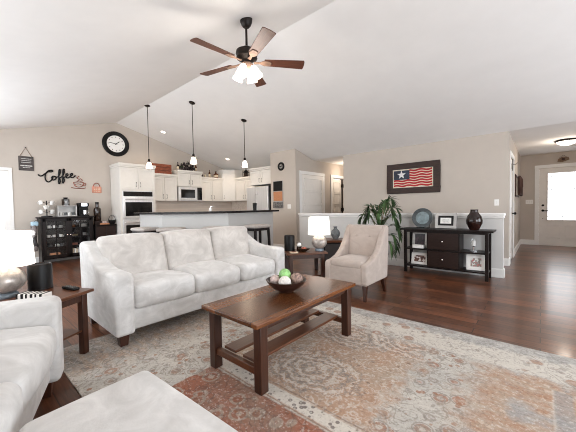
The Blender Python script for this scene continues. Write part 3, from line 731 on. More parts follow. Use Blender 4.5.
# the word Coffee in script, cut from black metal
S = [[(-.03, .72), (.01, .64), (.07, .64), (.16, .76), (.28, .92), (.36, .93), (.34, .85), (.27, .86)],
     [(.36, .93), (.27, .93), (.19, .80), (.155, .58), (.175, .36), (.25, .28), (.33, .40), (.37, .56)],
     [(.40, .60), (.35, .58), (.33, .46), (.37, .38), (.44, .43), (.45, .55), (.40, .60), (.45, .54), (.50, .54)],
     [(.50, .54), (.56, .70), (.585, .92), (.555, .97), (.535, .80), (.53, .50), (.515, .22), (.54, .16), (.57, .30), (.555, .46), (.61, .54)],
     [(.61, .54), (.675, .72), (.70, .94), (.67, .99), (.65, .82), (.645, .54), (.63, .24), (.655, .19), (.685, .34), (.67, .48), (.72, .55)],
     [(.72, .55), (.78, .60), (.80, .69), (.76, .72), (.735, .62), (.745, .50), (.80, .47), (.86, .55)],
     [(.86, .55), (.92, .62), (.935, .71), (.895, .73), (.87, .63), (.88, .51), (.94, .48), (1.02, .60)]]
mb = MB()
for st in S: mb.tube(bez([(u * .66 - .33, -.012, (v - .5) * .40 + (u - .5) * .07) for u, v in st], 6), .0145, 6)
o = mb.build('word_sign', 'black', None, (XK + .002, 1.62, 1.93), (0, 0, RK)); tag(o, 'black script word Coffee fixed to the beige wall', 'sign')
# steaming cup in copper wire
mb = MB(); q = lambda pts, n=8: bez([(x, -.01, z) for x, z in pts], n)
mb.tube(q([(-.1, .02), (-.08, -.05), (-.03, -.085), (.03, -.085), (.08, -.05), (.1, .02), (0, .035), (-.1, .02)]), .009, 6)
mb.tube(q([(.1, .01), (.15, .0), (.13, -.05), (.08, -.045)]), .008, 6); mb.tube(q([(-.15, -.1), (-.08, -.12), (.08, -.12), (.15, -.1)]), .009, 6)
mb.tube(q([(-.03, .05), (.02, .09), (-.03, .13), (.02, .18)]), .008, 6); mb.tube(q([(.04, .05), (.08, .08), (.04, .12)]), .007, 6); mb.tube(q([(-.07, -.03), (0, -.01), (.06, -.04)]), .007, 6)
o = mb.build('wall_ornament', 'copper', None, (XK + .002, 2.02, 1.82), (0, 0, RK)); tag(o, 'copper wire coffee cup with steam on the wall', 'wall art')
t = thing('wall_plaque', 'pinkish plaque shaped like a padlock on the wall', 'wall art', (XK, 2.4, 1.6), RK)
MB().box(-.105, .105, -.02, 0, 0, .16).build('plate', 'pink', t, bevel=.012)
MB().tube([(.07 * math.cos(a), -.01, .155 + .09 * math.sin(a)) for a in [i * PI / 10 for i in range(11)]], .009, 6).build('loop', 'copper', t)
for z in (.12, .08, .04):
    ch = MB()
    for x in (-.06, -.02, .02, .05): ch.box(x, x + .025, -.023, -.02, z - .008, z + .008)
    ch.build('text_line', 'label', t)
# message board: blackboard, cork, pocket
t = thing('message_board', 'tall message board of blackboard, cork and mail pocket', 'notice board', (-5.455, 5.88, 1.13))
MB().box(-.18, .18, -.018, 0, 0, .745).build('frame', 'silver', t, bevel=.003)
MB().box(-.165, .165, -.024, -.018, .47, .735).build('blackboard', 'black', t)
MB().box(-.165, .165, -.024, -.018, .2, .455).build('cork_panel', 'cork', t)
MB().box(-.165, .165, -.05, -.018, .012, .17).build('mail_pocket', 'maildark', t, bevel=.003)
def switch(label, loc, rz, n=1):
    t = thing('light_switch', label, 'light switch', loc, rz)
    wd = .035 + .023 * (n - 1); MB().box(-wd, wd, -.006, 0, -.058, .058).build('plate', 'plate', t, bevel=.002)
    for k in range(n): MB().box((k - (n - 1) / 2) * .046 - .011, (k - (n - 1) / 2) * .046 + .011, -.01, -.006, -.03, .03).build('rocker', 'white', t, bevel=.002)
switch('double light switch right of the message board', (-5.07, 5.88, 1.17), 0, 2)
switch('light switch right of the flag picture', (-.63, YF, 1.17), 0, 1)
switch('triple light switch left of the front door', (-.25, YD, 1.18), 0, 3)

# ------------------------------------------------------------------ coffee cabinet
XC = -8.1
t = thing('coffee_cabinet', 'black coffee cabinet with two glass doors under the wall signs', 'cabinet', (XC, 1.22, 0), RK)
Wc, Dc, Hc = .97, .36, 1.03
mb = MB()
for b in ((0, .03, 0, Dc, .0, Hc - .03), (Wc - .03, Wc, 0, Dc, 0, Hc - .03), (0, Wc, Dc - .015, Dc, .1, Hc - .03), (0, Wc, .01, Dc, .1, .13)): mb.box(*b)
mb.build('carcass', 'blackw', t, bevel=.003)
for z in (.33, .54, .75): MB().box(.03, Wc - .03, .03, Dc - .015, z, z + .015).build('shelf', 'blackw', t)
MB().box(-.03, Wc + .03, -.03, Dc, Hc - .03, Hc).build('top', 'blackw', t, bevel=.005)
for k in range(2):
    x0, x1 = .03 + k * .457, .03 + (k + 1) * .457 - .004; d = MB()
    for b in ((x0, x0 + .055), (x1 - .055, x1)): d.box(b[0], b[1], -.02, 0, .13, Hc - .04)
    for z in (.13, Hc - .1): d.box(x0, x1, -.02, 0, z, z + .06)
    xm = (x0 + x1) / 2; d.box(xm - .012, xm + .012, -.018, -.004, .19, Hc - .1)
    for z in (.36, .57, .77): d.box(x0 + .055, x1 - .055, -.018, -.004, z - .011, z + .011)
    dd = d.build('door', 'blackw', t, bevel=.002)
    MB().box(x0 + .05, x1 - .05, -.012, -.009, .18, Hc - .09).build('pane', 'pane', dd)
    MB().ball((x1 - .028 if k == 0 else x0 + .028, -.036, .62), .018, 10).build('knob', 'chrome', dd)
def mug(label, x, y, z, group, rz=0, m='white', s=1.0):
    t = thing('mug', label, 'mug', (x, y, z), rz, group)
    MB().lathe([(.03 * s, 0), (.038 * s, .01), (.04 * s, .09 * s), (.035 * s, .09 * s), (.033 * s, .012), (0, .01)], 16).build('cup', m, t)
    MB().tube([(.038 * s + .025 * s * math.sin(a), 0, .045 * s + .028 * s * math.cos(a)) for a in [i * PI / 6 for i in range(7)]], .005, 6).build('handle', m, t)
    return t
for (y, z) in ((1.37, .765), (1.47, .765), (1.58, .765), (1.36, .555), (1.46, .555), (1.58, .555), (1.37, .345), (1.5, .345), (1.6, .345)):
    mug('mug standing behind the left glass door of coffee cabinet', -8.2, y, z, 'mugs in the coffee cabinet', R(random.uniform(60, 120)), random.choice(['white', 'white', 'silver', 'greyvase']), .82)
tag(MB().box(0, .06, 0, .18, 0, .1).build('tea_box', 'cork', None, (-8.17, 1.36, .13), bevel=.004), 'tan box on the bottom shelf behind the left glass door', 'box')
def dishes(label, y, z, n, r, group, m='white', dz=.014):
    for k in range(n):
        o = MB().lathe([(r * .5, 0), (r * .95, .008), (r, .012), (r * .9, .012), (0, .006)], 20).build('dish', m, None, (-8.24, y, z + k * dz)); tag(o, label, 'plate', group)
dishes('white plate of the stack on the upper right shelf', 2.02, .765, 6, .085, 'plates on the upper shelf')
dishes('pale dish of the stack on the middle right shelf', 1.83, .555, 4, .08, 'dishes on the middle shelf', 'label')
mug('silver-white creamer on the middle right shelf', -8.2, 2.03, .555, None, R(90), 'silver', .9)
mug('brown cup on the upper right shelf beside the plates', -8.2, 1.82, .765, None, R(90), 'amber', .8)
for k in range(5):
    o = MB().box(0, .12, 0, .024 + .004 * (k % 2), 0, .17 - .012 * (k % 3)).build('book', ['label', 'paper', 'label', 'silver', 'paper'][k], None, (-8.22, 1.77 + k * .034, .13), bevel=.002)
    tag(o, 'slim pale book upright on the bottom right shelf of coffee cabinet', 'book', 'books in the coffee cabinet')
dishes('pale saucer stacked on the second right shelf', 1.83, .345, 5, .075, 'saucers on the second shelf', 'pink', .012)
# on top of the coffee cabinet
mt = thing('mug_tree', 'dark mug tree at the left end of the coffee cabinet top', 'mug tree', (-8.27, 1.36, Hc), RK)
MB().lathe([(.1, 0), (.1, .02), (.03, .028), (0, .03)], 20).build('base', 'black', mt); MB().tube([(0, 0, .02), (0, 0, .36)], .01, 8).build('post', 'black', mt)
br = MB()
spots = []
for z in (.1, .2, .3):
    for a in (0, 180) if z != .2 else (60, 240):
        a = R(a + 20); e = (.1 * math.cos(a), .1 * math.sin(a), z + .03); br.tube([(0, 0, z), e], .006, 6); spots.append((e, a))
br.build('branch', 'black', mt)
for e, a in spots:
    wx, wy = -8.27 - e[1] * 1.0, 1.36 + e[0]
    g = mug('white mug hanging on the mug tree', wx, wy, Hc + e[2] - .06, 'white mugs on the mug tree', a + RK + PI, 'white', .95); g.rotation_euler = (R(18), 0, a + RK)
t = thing('display_shelf', 'small whitewashed box shelf on the coffee cabinet', 'shelf', (-8.2, 1.54, Hc), RK)
mb = MB()
for b in ((0, .36, 0, .2, 0, .02), (0, .36, 0, .2, .23, .25), (0, .02, 0, .2, .02, .23), (.34, .36, 0, .2, .02, .23), (0, .36, .19, .2, .02, .23)): mb.box(*b)
mb.build('box', 'silver', t, bevel=.003)
for k, (y, m) in enumerate(((1.61, 'white'), (1.7, 'greyvase'), (1.76, 'white'), (1.84, 'greyvase'))):
    mug('cup standing inside the whitewashed box shelf', -8.27, y, Hc + .02, 'cups in the box shelf', R(90), m, .8)
t = thing('coffee_grinder', 'dark glass coffee grinder jar on the box shelf', 'grinder', (-8.29, 1.71, Hc + .25), RK)
MB().lathe([(.075, 0), (.075, .14), (.06, .15)], 6).build('jar', 'bottle', t); MB().lathe([(.03, .15), (.05, .17), (.05, .185), (0, .19)], 14).build('lid', 'black', t); MB().box(-.03, .0, -.076, -.062, .05, .1).build('label', 'silver', t)
t = thing('coffee_maker', 'black and silver coffee maker at right on the coffee cabinet', 'coffee maker', (-8.17, 1.94, Hc), RK)
MB().box(0, .2, .1, .24, .0, .31).build('body', 'black', t, bevel=.015); MB().box(.0, .2, 0, .24, .22, .31).build('head', 'black', t, bevel=.02)
MB().box(.04, .16, -.006, .0, .23, .3).build('front_panel', 'chrome', t, bevel=.01); MB().box(.0, .2, 0, .24, 0, .03).build('drip_tray', 'black', t, bevel=.006)
mug('silver mug under the coffee maker spout', -8.12, 2.04, Hc + .03, None, R(60), 'chrome', 1.15)
t = thing('bottle', 'large dark bottle right of the coffee maker', 'bottle', (-8.24, 2.325, .9), RK)
MB().lathe([(.07, 0), (.078, .01), (.078, .27), (.07, .31), (.034, .335), (.034, .4)], 20).build('body', 'bottle', t)
MB().lathe([(.038, .4), (.038, .46), (0, .46)], 14).build('cap', 'black', t)
# low dark cabinet beside it
t = thing('low_cabinet', 'low dark cabinet between coffee cabinet and oven cabinet', 'cabinet', (-8.12, 2.235, 0), RK)
MB().box(0, .46, .02, .34, .06, .78).build('carcass', 'blackw', t, bevel=.004); MB().box(-.005, .47, 0, .35, .78, .805).build('top', 'blackw', t, bevel=.004)
for x in (.01, .235): d = MB().box(x, x + .215, 0, .02, .1, .76).build('door', 'blackw2', t, bevel=.003); MB().ball((x + .19 if x < .1 else x + .025, -.012, .5), .012, 8).build('knob', 'chrome', d)
for x in (.03, .43):
    for y in (.05, .31): MB().box(x - .02, x + .02, y - .02, y + .02, 0, .06).build('foot', 'blackw', t)
tag(MB().box(0, .14, 0, .14, 0, .095).build('storage_box', 'blackw2', None, (-8.31, 2.255, .805), bevel=.004), 'dark box beneath the large dark bottle', 'box')
t = thing('serving_tray', 'wooden tray with pink cloth on the low dark cabinet', 'tray', (-8.12, 2.35, .805), RK)
MB().box(0, .2, .02, .26, 0, .015).box(0, .2, .02, .03, .015, .035).box(0, .2, .25, .26, .015, .035).build('board', 'cork', t, bevel=.002)
MB().rbox((.1, .14, .045), (.15, .15, .06), .02, (0, 0, .01), 3).build('cloth', 'pink2', t)
t = thing('wire_basket', 'black wire basket with arched handle beside the oven cabinet', 'basket', (-8.1, 2.63, .805), RK)
MB().lathe([(.05, 0), (.075, .05), (.08, .1), (.075, .1), (.045, .01), (0, .01)], 16, c=(0, .1, 0)).build('bowl', 'black', t); MB().tube([(.078 * math.cos(a), .1, .09 + .13 * math.sin(a)) for a in [i * PI / 12 for i in range(13)]], .006, 6).build('handle', 'black', t)
# cloth bundle hanging on the cabinet side
t = thing('apron', 'black and white apron hanging at the left side of the coffee cabinet', 'apron', (-8.22, 1.19, .3), RK)
mb = MB()
def ap(pv, u): return Vector((pv.x + .015 * math.sin(u[2] * 5 + u[1] * 2), pv.y + .03 * math.sin(u[2] * 3), pv.z))
MB().rbox((-.07, -.02, .28), (.07, .2, .56), .025, (.01, .01, 0), 6, ap).build('cloth', 'towel', t)
MB().box(-.11, .0, -.1, .08, .54, .64).build('collar', 'blue', t, bevel=.02); MB().tube([(.02, 0, .6), (-.02, 0, .67), (-.07, 0, .63)], .006, 6).build('strap', 'black', t)

# ------------------------------------------------------------------ flag picture and things on the half-wall side
t = thing('flag_picture', 'framed rustic flag with one star on the beige wall', 'picture', (-2.145, YF, 1.41))
Wf, Hf = 1.12, .67
mb = MB(); e = .13
mb.box(-Wf / 2, Wf / 2, -.04, 0, 0, e).box(-Wf / 2, Wf / 2, -.04, 0, Hf - e, Hf).box(-Wf / 2, -Wf / 2 + e, -.04, 0, e, Hf - e).box(Wf / 2 - e, Wf / 2, -.04, 0, e, Hf - e)
mb.build('frame', 'frame', t, bevel=.006)
ix0, ix1, iz0, iz1 = -Wf / 2 + e, Wf / 2 - e, e, Hf - e
MB().box(ix0, ix1, -.018, 0, iz0, iz1).build('panel', 'canvas', t)
ux0, ux1, uz0, uz1 = ix0 + .025, ix1 - .025, iz0 + .025, iz1 - .025
hh = (uz1 - uz0) / 13; cw = ux0 + (ux1 - ux0) * .43
wv = lambda x: .011 * math.sin((x - ux0) * 24)
for k in range(7):
    z0 = uz0 + 2 * k * hh; xs = cw if k >= 3 else ux0; n = 24; mb = MB(); pts = []
    for i in range(n + 1):
        x = xs + (ux1 - xs) * i / n; pts.append((x, z0 + wv(x)))
    top = [(x, z + hh * 1.35) for x, z in pts][::-1]
    mb.prism(pts + top, -.023, -.018, 'y'); mb.build('stripe', 'red', t)
MB().box(ux0, cw, -.024, -.018, uz0 + 6 * hh - .01, uz1).build('canton', 'navy', t)
sx, sz = (ux0 + cw) / 2, (uz0 + 6 * hh + uz1) / 2
MB().prism([(sx + (.098 if i % 2 == 0 else .04) * math.sin(i * PI / 5), sz + (.098 if i % 2 == 0 else .04) * math.cos(i * PI / 5)) for i in range(10)], -.03, -.024, 'y').build('star', 'star', t)
# smoke detector
t = thing('smoke_detector', 'small pale smoke detector on the ceiling before the hall', 'smoke detector', (-3.92, 6.85, ZF))
MB().lathe([(.065, 0), (.065, -.025), (.05, -.04), (0, -.042)][::-1], 20).build('case', 'silver', t); MB().lathe([(.02, -.041), (0, -.046)][::-1], 10).build('button', 'greyvase', t)
# console
YC = 5.12
t = thing('console_table', 'black console table with two drawers against the half wall', 'console table', (-1.8, YC, 0))
Wt, Dt = 1.22, .34
MB().box(-.06, Wt + .06, -.03, Dt + .02, .725, .75).build('top', 'blackw', t, bevel=.004)
for x in (0, Wt - .045):
    for y in (0, Dt - .045): MB().box(x, x + .045, y, y + .045, 0, .725).build('leg', 'blackw', t, bevel=.003)
for z in (.395, .105): MB().box(.01, Wt - .01, .005, Dt - .005, z, z + .022).build('shelf', 'blackw', t, bevel=.003)
MB().box(.045, Wt - .045, .005, .025, .69, .725).box(.01, .03, .04, Dt - .04, .69, .725).box(Wt - .03, Wt - .01, .04, Dt - .04, .69, .725).build('apron', 'blackw', t)
MB().box(.37, .845, .015, Dt - .01, .127, .7).build('drawer_case', 'blackw', t)
for z0, z1 in ((.425, .685), (.14, .39)):
    d = MB().box(.385, .83, 0, .015, z0, z1).build('drawer', 'blackw2', t, bevel=.004); MB().ball((.607, -.016, (z0 + z1) / 2), .017, 12).build('knob', 'chrome', d)
def frame(name, label, loc, rz, wd, ht, border, mframe, mpic, tilt=12, matw=0, mmat='paper', cat='photo frame', inner=None):
    t = thing(name, label, cat, loc, rz)
    P = Matrix.Rotation(R(-tilt), 4, 'X'); mb = MB()
    for b in ((-wd / 2, wd / 2, -.018, 0, 0, border), (-wd / 2, wd / 2, -.018, 0, ht - border, ht), (-wd / 2, -wd / 2 + border, -.018, 0, border, ht - border), (wd / 2 - border, wd / 2, -.018, 0, border, ht - border)): mb.box(*b, P)
    mb.build('border', mframe, t, bevel=.002)
    MB().box(-wd / 2 + border, wd / 2 - border, -.008, 0, border, ht - border, P).build('mat' if matw else 'print', mmat if matw else mpic, t)
    if matw: MB().box(-wd / 2 + border + matw, wd / 2 - border - matw, -.011, -.008, border + matw, ht - border - matw, P).build('print', mpic, t)
    bx = ht * .7; MB().box(-.03, .03, 0, .006, 0, bx, Matrix.Translation((0, bx * math.sin(R(tilt)) * 1.9 + .008, 0)) @ Matrix.Rotation(R(tilt * .9), 4, 'X')).build('easel', 'black', t)
    return t
# on top of the console
pl = thing('decorative_plate', 'round grey-teal plate on a wire stand', 'plate', (-1.55, YC + .2, .75))
P = Matrix.Translation((0, 0, .175)) @ Matrix.Rotation(R(78), 4, 'X')
MB().lathe([(.06, -.02), (.11, -.012), (.165, .012), (.17, .016), (.165, .02), (.11, .0), (.1, -.003)], 36, m=P, ring=True).build('rim', 'teal', pl)
MB().lathe([(0, -.01), (.1, -.002), (.11, .001)], 36, m=P).build('well', 'tealin', pl)
MB().tube([(-.1, -.06, 0), (-.1, .03, .004), (-.1, .07, .15)], .005, 6).tube([(.1, -.06, 0), (.1, .03, .004), (.1, .07, .15)], .005, 6).tube([(-.1, .03, .006), (.1, .03, .006)], .005, 6).build('stand', 'bronze', pl)
f = frame('picture_frame', 'silver framed certificate with a black inner frame on the console', (-1.19, YC + .2, .755), 0, .32, .255, .045, 'silver', 'paper', 10, .035, 'black')
P = Matrix.Rotation(R(-10), 4, 'X')
for z, x0, x1 in ((.14, -.045, .045), (.122, -.055, .03), (.104, -.04, .05)):
    n = 40; MB().tube([(x0 + (x1 - x0) * i / n, -.0125, z + .0045 * math.sin(i * 1.9) * (1 + .5 * math.sin(i * .7))) for i in range(n + 1)], .0012, 4, m=P).build('text_line', 'greyvase', f)
o = MB().lathe([(.055, 0), (.068, .015), (.108, .1), (.112, .145), (.095, .21), (.058, .265), (.052, .295), (.056, .315), (.047, .315), (.043, .28), (0, .27)], 32).build('vase', 'vase', None, (-.78, YC + .15, .75))
tag(o, 'glossy brown vase at the right of the console top', 'vase')
# console shelves
frame('picture_frame', 'silver frame with dark portrait on the upper left shelf', (-1.57, YC + .12, .421), 0, .25, .28, .045, 'silver', 'photodark', 8)
frame('picture_frame', 'white frame with a family print on the lower left shelf', (-1.57, YC + .1, .131), 0, .27, .2, .02, 'white', 'photofamily', 14, .025)
frame('picture_frame', 'square white frame with collage on the lower right shelf', (-.75, YC + .1, .134), R(8), .25, .24, .025, 'white', 'photocollage', 8, .03)
t = thing('hourglass', 'clear glass hurricane on the upper right shelf of console', 'candle holder', (-.79, YC + .16, .417))
MB().lathe([(.055, 0), (.055, .012), (.012, .02), (.01, .07), (.03, .08)], 20).build('foot', 'chrome', t); MB().lathe([(.03, .08), (.05, .12), (.052, .2), (.05, .2), (.048, .12), (.0, .083)], 20).build('cup', 'pane', t); MB().lathe([(.03, .085), (.03, .16), (0, .16)], 16).build('candle', 'white', t)
tag(MB().box(-.09, .09, -.03, .03, 0, .06).build('keepsake_box', 'paper', None, (-1.575, YC + .055, .417), bevel=.004), 'small white box in front of the dark portrait', 'box')

# ------------------------------------------------------------------ entry hall
t = thing('wall_word_art', 'dark red cut-out letters art on the entry hall side wall', 'wall art', (-.45, 8.3, 1.3), RK)
mb = MB(); mb.box(0, 1.3, -.012, 0, 0, .04).box(0, 1.3, -.012, 0, .46, .5).box(0, .04, -.02, 0, 0, .5); mb.build('frame', 'crateb', t)
for k in range(4):
    mb = MB(); mb.tube([(.2 + k * .3 + .1 * math.cos(a), -.07, .25 + .2 * math.sin(a)) for a in [i * PI / 8 for i in range(14)]], .03, 6); mb.build('letter', 'crateb', t)
t = thing('coat_hook', 'metal hook fixed over the closet door in the entry', 'hook', (-.43, 7.14, 1.9), RK)
MB().box(-.01, .01, -.01, 0, -.12, .1).build('plate', 'bronze', t); MB().tube([(0, -.005, 0), (0, -.06, .0), (0, -.08, .03)], .007, 6).build('peg', 'nickel', t)
t = thing('flush_light', 'lit domed ceiling light in the entry hall', 'ceiling light', (.4, 8.5, ZF))
MB().lathe([(.2, 0), (.2, -.03), (.185, -.04), (.17, -.03), (.17, 0)][::-1], 36).build('rim', 'bronze', t); MB().lathe([(0, -.11), (.06, -.105), (.12, -.085), (.165, -.05), (.172, -.03)], 36).build('dome', 'domeglass', t)
point('flush_glow', (.4, 8.5, ZF - .2), 15, (1, .88, .74), .1)
t = thing('door_ornament', 'small brown ornament hanging above the front door', 'ornament', (.42, YD, 2.2), 0)
MB().prism([(-.11, .02), (-.02, .0), (.12, .05), (.1, .12), (-.02, .14), (-.1, .08)], -.03, 0, 'y').build('plaque', 'rope', t, bevel=.005)
MB().tube([(-.07, -.01, .12), (.0, -.01, .18), (.07, -.01, .12)], .004, 6).build('cord', 'bronze', t); MB().box(-.03, .03, -.036, -.03, .04, .1).build('motif', 'crateb', t)
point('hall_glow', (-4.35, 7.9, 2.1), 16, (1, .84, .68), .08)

# ------------------------------------------------------------------ rug
rx0, rx1, ry0, ry1 = -3.0, .62, .48, 2.93
o = MB().box(-(rx1 - rx0) / 2, (rx1 - rx0) / 2, -(ry1 - ry0) / 2, (ry1 - ry0) / 2, 0, .01).build('area_rug', m_rug((rx0 + rx1) / 2, (ry0 + ry1) / 2), None, ((rx0 + rx1) / 2, (ry0 + ry1) / 2, 0))
tag(o, 'large faded oriental rug in cream, tan and grey', 'rug')
ZRUG = .01
# ------------------------------------------------------------------ sofas
def sofa(label, loc, rz, W, nseat, group=None, name='sofa'):
    """local: x forward, y along the width, root at centre of the footprint"""
    t = thing(name, label, 'sofa', loc, rz, group)
    D = .95; b = -D / 2; f = D / 2; aw = .155; in0, in1 = -W / 2 + aw, W / 2 - aw
    MB().rbox((-.02, 0, .2), (D - .06, W - .1, .18), .03, (0, 0, 0), 4).build('base', 'sofa', t)
    # back frame, leaning a little
    def lean(pv, u): return Vector((pv.x - .05 * (u[2] + 1) / 2, pv.y, pv.z))
    MB().rbox((b + .13, 0, .45), (.16, W - .06, .7), .05, (0, 0, 0), 5, lean).build('back_frame', 'sofa', t)
    prof = [(b, .1), (b - .035, .8), (b + .02, .835), (b + .16, .8), (b + .3, .715), (b + .45, .645), (b + .6, .615), (b + .75, .615), (f - .04, .612), (f, .595), (f, .48), (f, .3), (f, .1)]
    for s in (-1, 1):
        y0 = s * W / 2 - (aw if s > 0 else 0); mb = MB(); mb.prism(prof, y0, y0 + aw, 'y')
        mb.build('arm', 'sofa', t, bevel=.03, seg=4)
    sw = (in1 - in0) / nseat
    for k in range(nseat):
        yc = in0 + sw * (k + .5)
        def crown(pv, u, k=k): return Vector((pv.x + .01 * math.sin(u[1] * 2 + k), pv.y, pv.z + .012 * math.sin(u[0] * 2.2 + k * 1.7) * (1 if u[2] > 0 else 0)))
        MB().rbox((.12, yc, .385), (.69, sw - .008, .2), .055, (.012, .0, .03), 7, crown).build('seat_cushion', 'sofa', t)
        def lb(pv, u, k=k):
            bulge = .0; z = pv.z + .012 * (1 - u[1] ** 2) * max(0, u[2]); x = pv.x - .1 * (u[2] + 1) / 2 + .012 * math.sin(3 * u[1] + 2 * u[2] + k)
            return Vector((x, pv.y, z))
        bw = (in1 - in0 + .1) / nseat; by = in0 - .05 + bw * (k + .5)
        MB().rbox((b + .32, by, .648), (.22, bw - .002, .45), .045, (.045, .0, .004), 7, lb).build('back_cushion', 'sofaback', t)
    for i in (-1, 1):
        for j in (-1, 1): MB().taper((i * (D / 2 - .09), j * (W / 2 - .08)), 0, .1, .03, .04).build('foot', 'darklegs', t, bevel=.003)
    return t
sofa('long off-white sofa with three back cushions behind the coffee table', (-3.045, 1.855, ZRUG), 0, 2.06, 3)
ang = R(70.5); fv = Vector((math.cos(ang), math.sin(ang), 0)); ev = Vector((math.sin(ang), -math.cos(ang), 0))
W2 = 1.68; pc = Vector((-2.37, .45, 0)) + ev * (W2 / 2) - fv * (.95 / 2)
sofa('off-white loveseat at the left edge, only its far arm and seat showing', (pc.x, pc.y, 0), ang, W2, 2, name='loveseat')
# ottoman
t = thing('ottoman', 'large off-white ottoman in the foreground', 'ottoman', (-.99, .36, 0), R(3))
MB().rbox((0, 0, .34), (.76, .46, .17), .04, (0, 0, .02), 7).build('cushion', 'sofa', t)
MB().rbox((0, 0, .19), (.74, .44, .18), .03, (0, 0, 0), 4).build('base', 'sofa', t)
for i in (-1, 1):
    for j in (-1, 1): MB().taper((i * .31, j * .17), 0.012, .11, .025, .035).build('foot', 'darklegs', t)

# ------------------------------------------------------------------ coffee table
t = thing('coffee_table', 'brown wooden coffee table with slatted low shelf on the rug', 'coffee table', (-1.535, 1.735, ZRUG))
MB().box(-.29, .29, -.6, .6, .425, .455).build('top', 'tabletop', t, bevel=.006)
MB().box(-.202, .202, -.53, -.51, .385, .425).box(-.202, .202, .51, .53, .385, .425).box(-.25, -.23, -.487, .487, .385, .425).box(.23, .25, -.487, .487, .385, .425).build('apron', 'darklegs', t)
for i in (-1, 1):
    for j in (-1, 1): MB().box(i * .235 - .032, i * .235 + .032, j * .52 - .032, j * .52 + .032, 0, .425).build('leg', 'darklegs', t, bevel=.004)
for j in (-1, 1): MB().box(-.21, .21, j * .52 - .018, j * .52 + .018, .1, .145).build('stretcher', 'tablewood', t, bevel=.003)
for x in (-.1, .1): MB().box(x - .062, x + .062, -.5, .5, .145, .165).build('slat', 'tablewood', t, bevel=.003)
TZ = ZRUG + .455
bw = thing('decorative_bowl', 'dark wooden bowl holding decorative balls on the coffee table', 'bowl', (-1.565, 1.76, TZ))
MB().lathe([(.055, 0), (.06, .008), (.11, .035), (.15, .075), (.165, .1), (.158, .1), (.14, .078), (.1, .042), (0, .02)], 40).build('bowl', 'bowl', bw)
def orn(label, dx, dy, dz, r, m):
    o = MB().ball((0, 0, 0), r, 20).build('decorative_ball', m, None, (-1.565 + dx, 1.76 + dy, TZ + dz)); tag(o, label, 'ornament', 'balls in the wooden bowl'); return o
cr_, cu_ = Vector((.754, .656, 0)), Vector((-.656, .754, 0))
def rel(a, b): v = cr_ * a + cu_ * b; return v.x, v.y
orn('bright green mossy ball on top in the bowl', *rel(-.01, .03), .13, .05, 'greenball')
orn('white twine ball at the front of the bowl', *rel(-.01, -.06), .09, .05, 'whiteball')
orn('pinkish grey ball at the left of the bowl', *rel(-.09, -.005), .095, .042, 'pink2')
orn('brown rattan ball at the right of the bowl', *rel(.085, .0), .1, .052, 'ratball')

# ------------------------------------------------------------------ armchair
t = thing('armchair', 'taupe velvet slipper armchair with sloping arms and dark legs', 'armchair', (-1.855, 3.19, 0))
Wa, Da = .60, .62
MB().rbox((0, Da / 2, .29), (Wa - .02, Da - .02, .22), .02, (0, 0, 0), 4).build('base', 'chairfab', t)
MB().rbox((0, .26, .42), (Wa - .15, .5, .1), .035, (0, .01, .018), 6).build('seat_cushion', 'chairfab', t)
def cl_(pv, u): return Vector((pv.x, pv.y + .07 * (u[2] + 1) / 2 - .02 * (1 - u[0] ** 2) * 0, pv.z))
bkc = MB().rbox((0, Da - .09, .64), (Wa - .1, .12, .48), .04, (0, .0, .0), 6, cl_).build('backrest', 'chairfab', t)
pr = [(0, .19), (0, .425), (.03, .445), (.12, .455), (.24, .49), (.36, .565), (.45, .67), (.52, .78), (.58, .865), (.63, .885), (.675, .875), (.66, .6), (Da, .19)]
for s in (-1, 1):
    x0 = s * Wa / 2 - (.085 if s > 0 else 0)
    MB().prism([(a, b) for a, b in pr], x0, x0 + .085, 'x').build('arm', 'chairfab', t, bevel=.022, seg=3)
MB().rbox((0, .62, .62), (Wa - .1, .1, .52), .03, (0, 0, 0), 4, cl_).build('back_panel', 'chairfab', t)
for x in (-.1, .1): MB().ball((x, Da - .12, .74), .014, 10, (1, .5, 1)).build('button', 'chairfab', bkc)
for i in (-1, 1):
    MB().taper((i * (Wa / 2 - .05), .05), 0, .19, .016, .026, sh=(i * .02, -.04)).build('leg', 'darklegs', t, bevel=.002)
    MB().taper((i * (Wa / 2 - .05), Da - .06), 0, .19, .016, .026, sh=(i * .02, .03)).build('leg', 'darklegs', t, bevel=.002)

# ------------------------------------------------------------------ end tables, lamps
def end_table(label, loc, rz, L=.57, D=.45, H=.52):
    """root under the table's centre"""
    t = thing('end_table', label, 'side table', loc, rz)
    MB().box(-L / 2, L / 2, -D / 2, D / 2, H - .025, H).build('top', 'tablewood', t, bevel=.005)
    MB().box(-L / 2 + .05, L / 2 - .05, -D / 2 + .045, -D / 2 + .06, H - .085, H - .025).box(-L / 2 + .05, L / 2 - .05, D / 2 - .06, D / 2 - .045, H - .085, H - .025).box(-L / 2 + .045, -L / 2 + .06, -D / 2 + .06, D / 2 - .06, H - .085, H - .025).box(L / 2 - .06, L / 2 - .045, -D / 2 + .06, D / 2 - .06, H - .085, H - .025).build('apron', 'darklegs', t)
    for i in (-1, 1):
        for j in (-1, 1): MB().box(i * (L / 2 - .06) - .024, i * (L / 2 - .06) + .024, j * (D / 2 - .055) - .024, j * (D / 2 - .055) + .024, 0, H - .025).build('leg', 'darklegs', t, bevel=.003)
    for j in (-1, 1): MB().box(-L / 2 + .08, L / 2 - .08, j * (D / 2 - .055) - .012, j * (D / 2 - .055) + .012, .15, .18).build('stretcher', 'darklegs', t)
    MB().box(-L / 2 + .05, L / 2 - .05, -D / 2 + .07, D / 2 - .07, .18, .195).build('shelf', 'tablewood', t, bevel=.003)
    return t
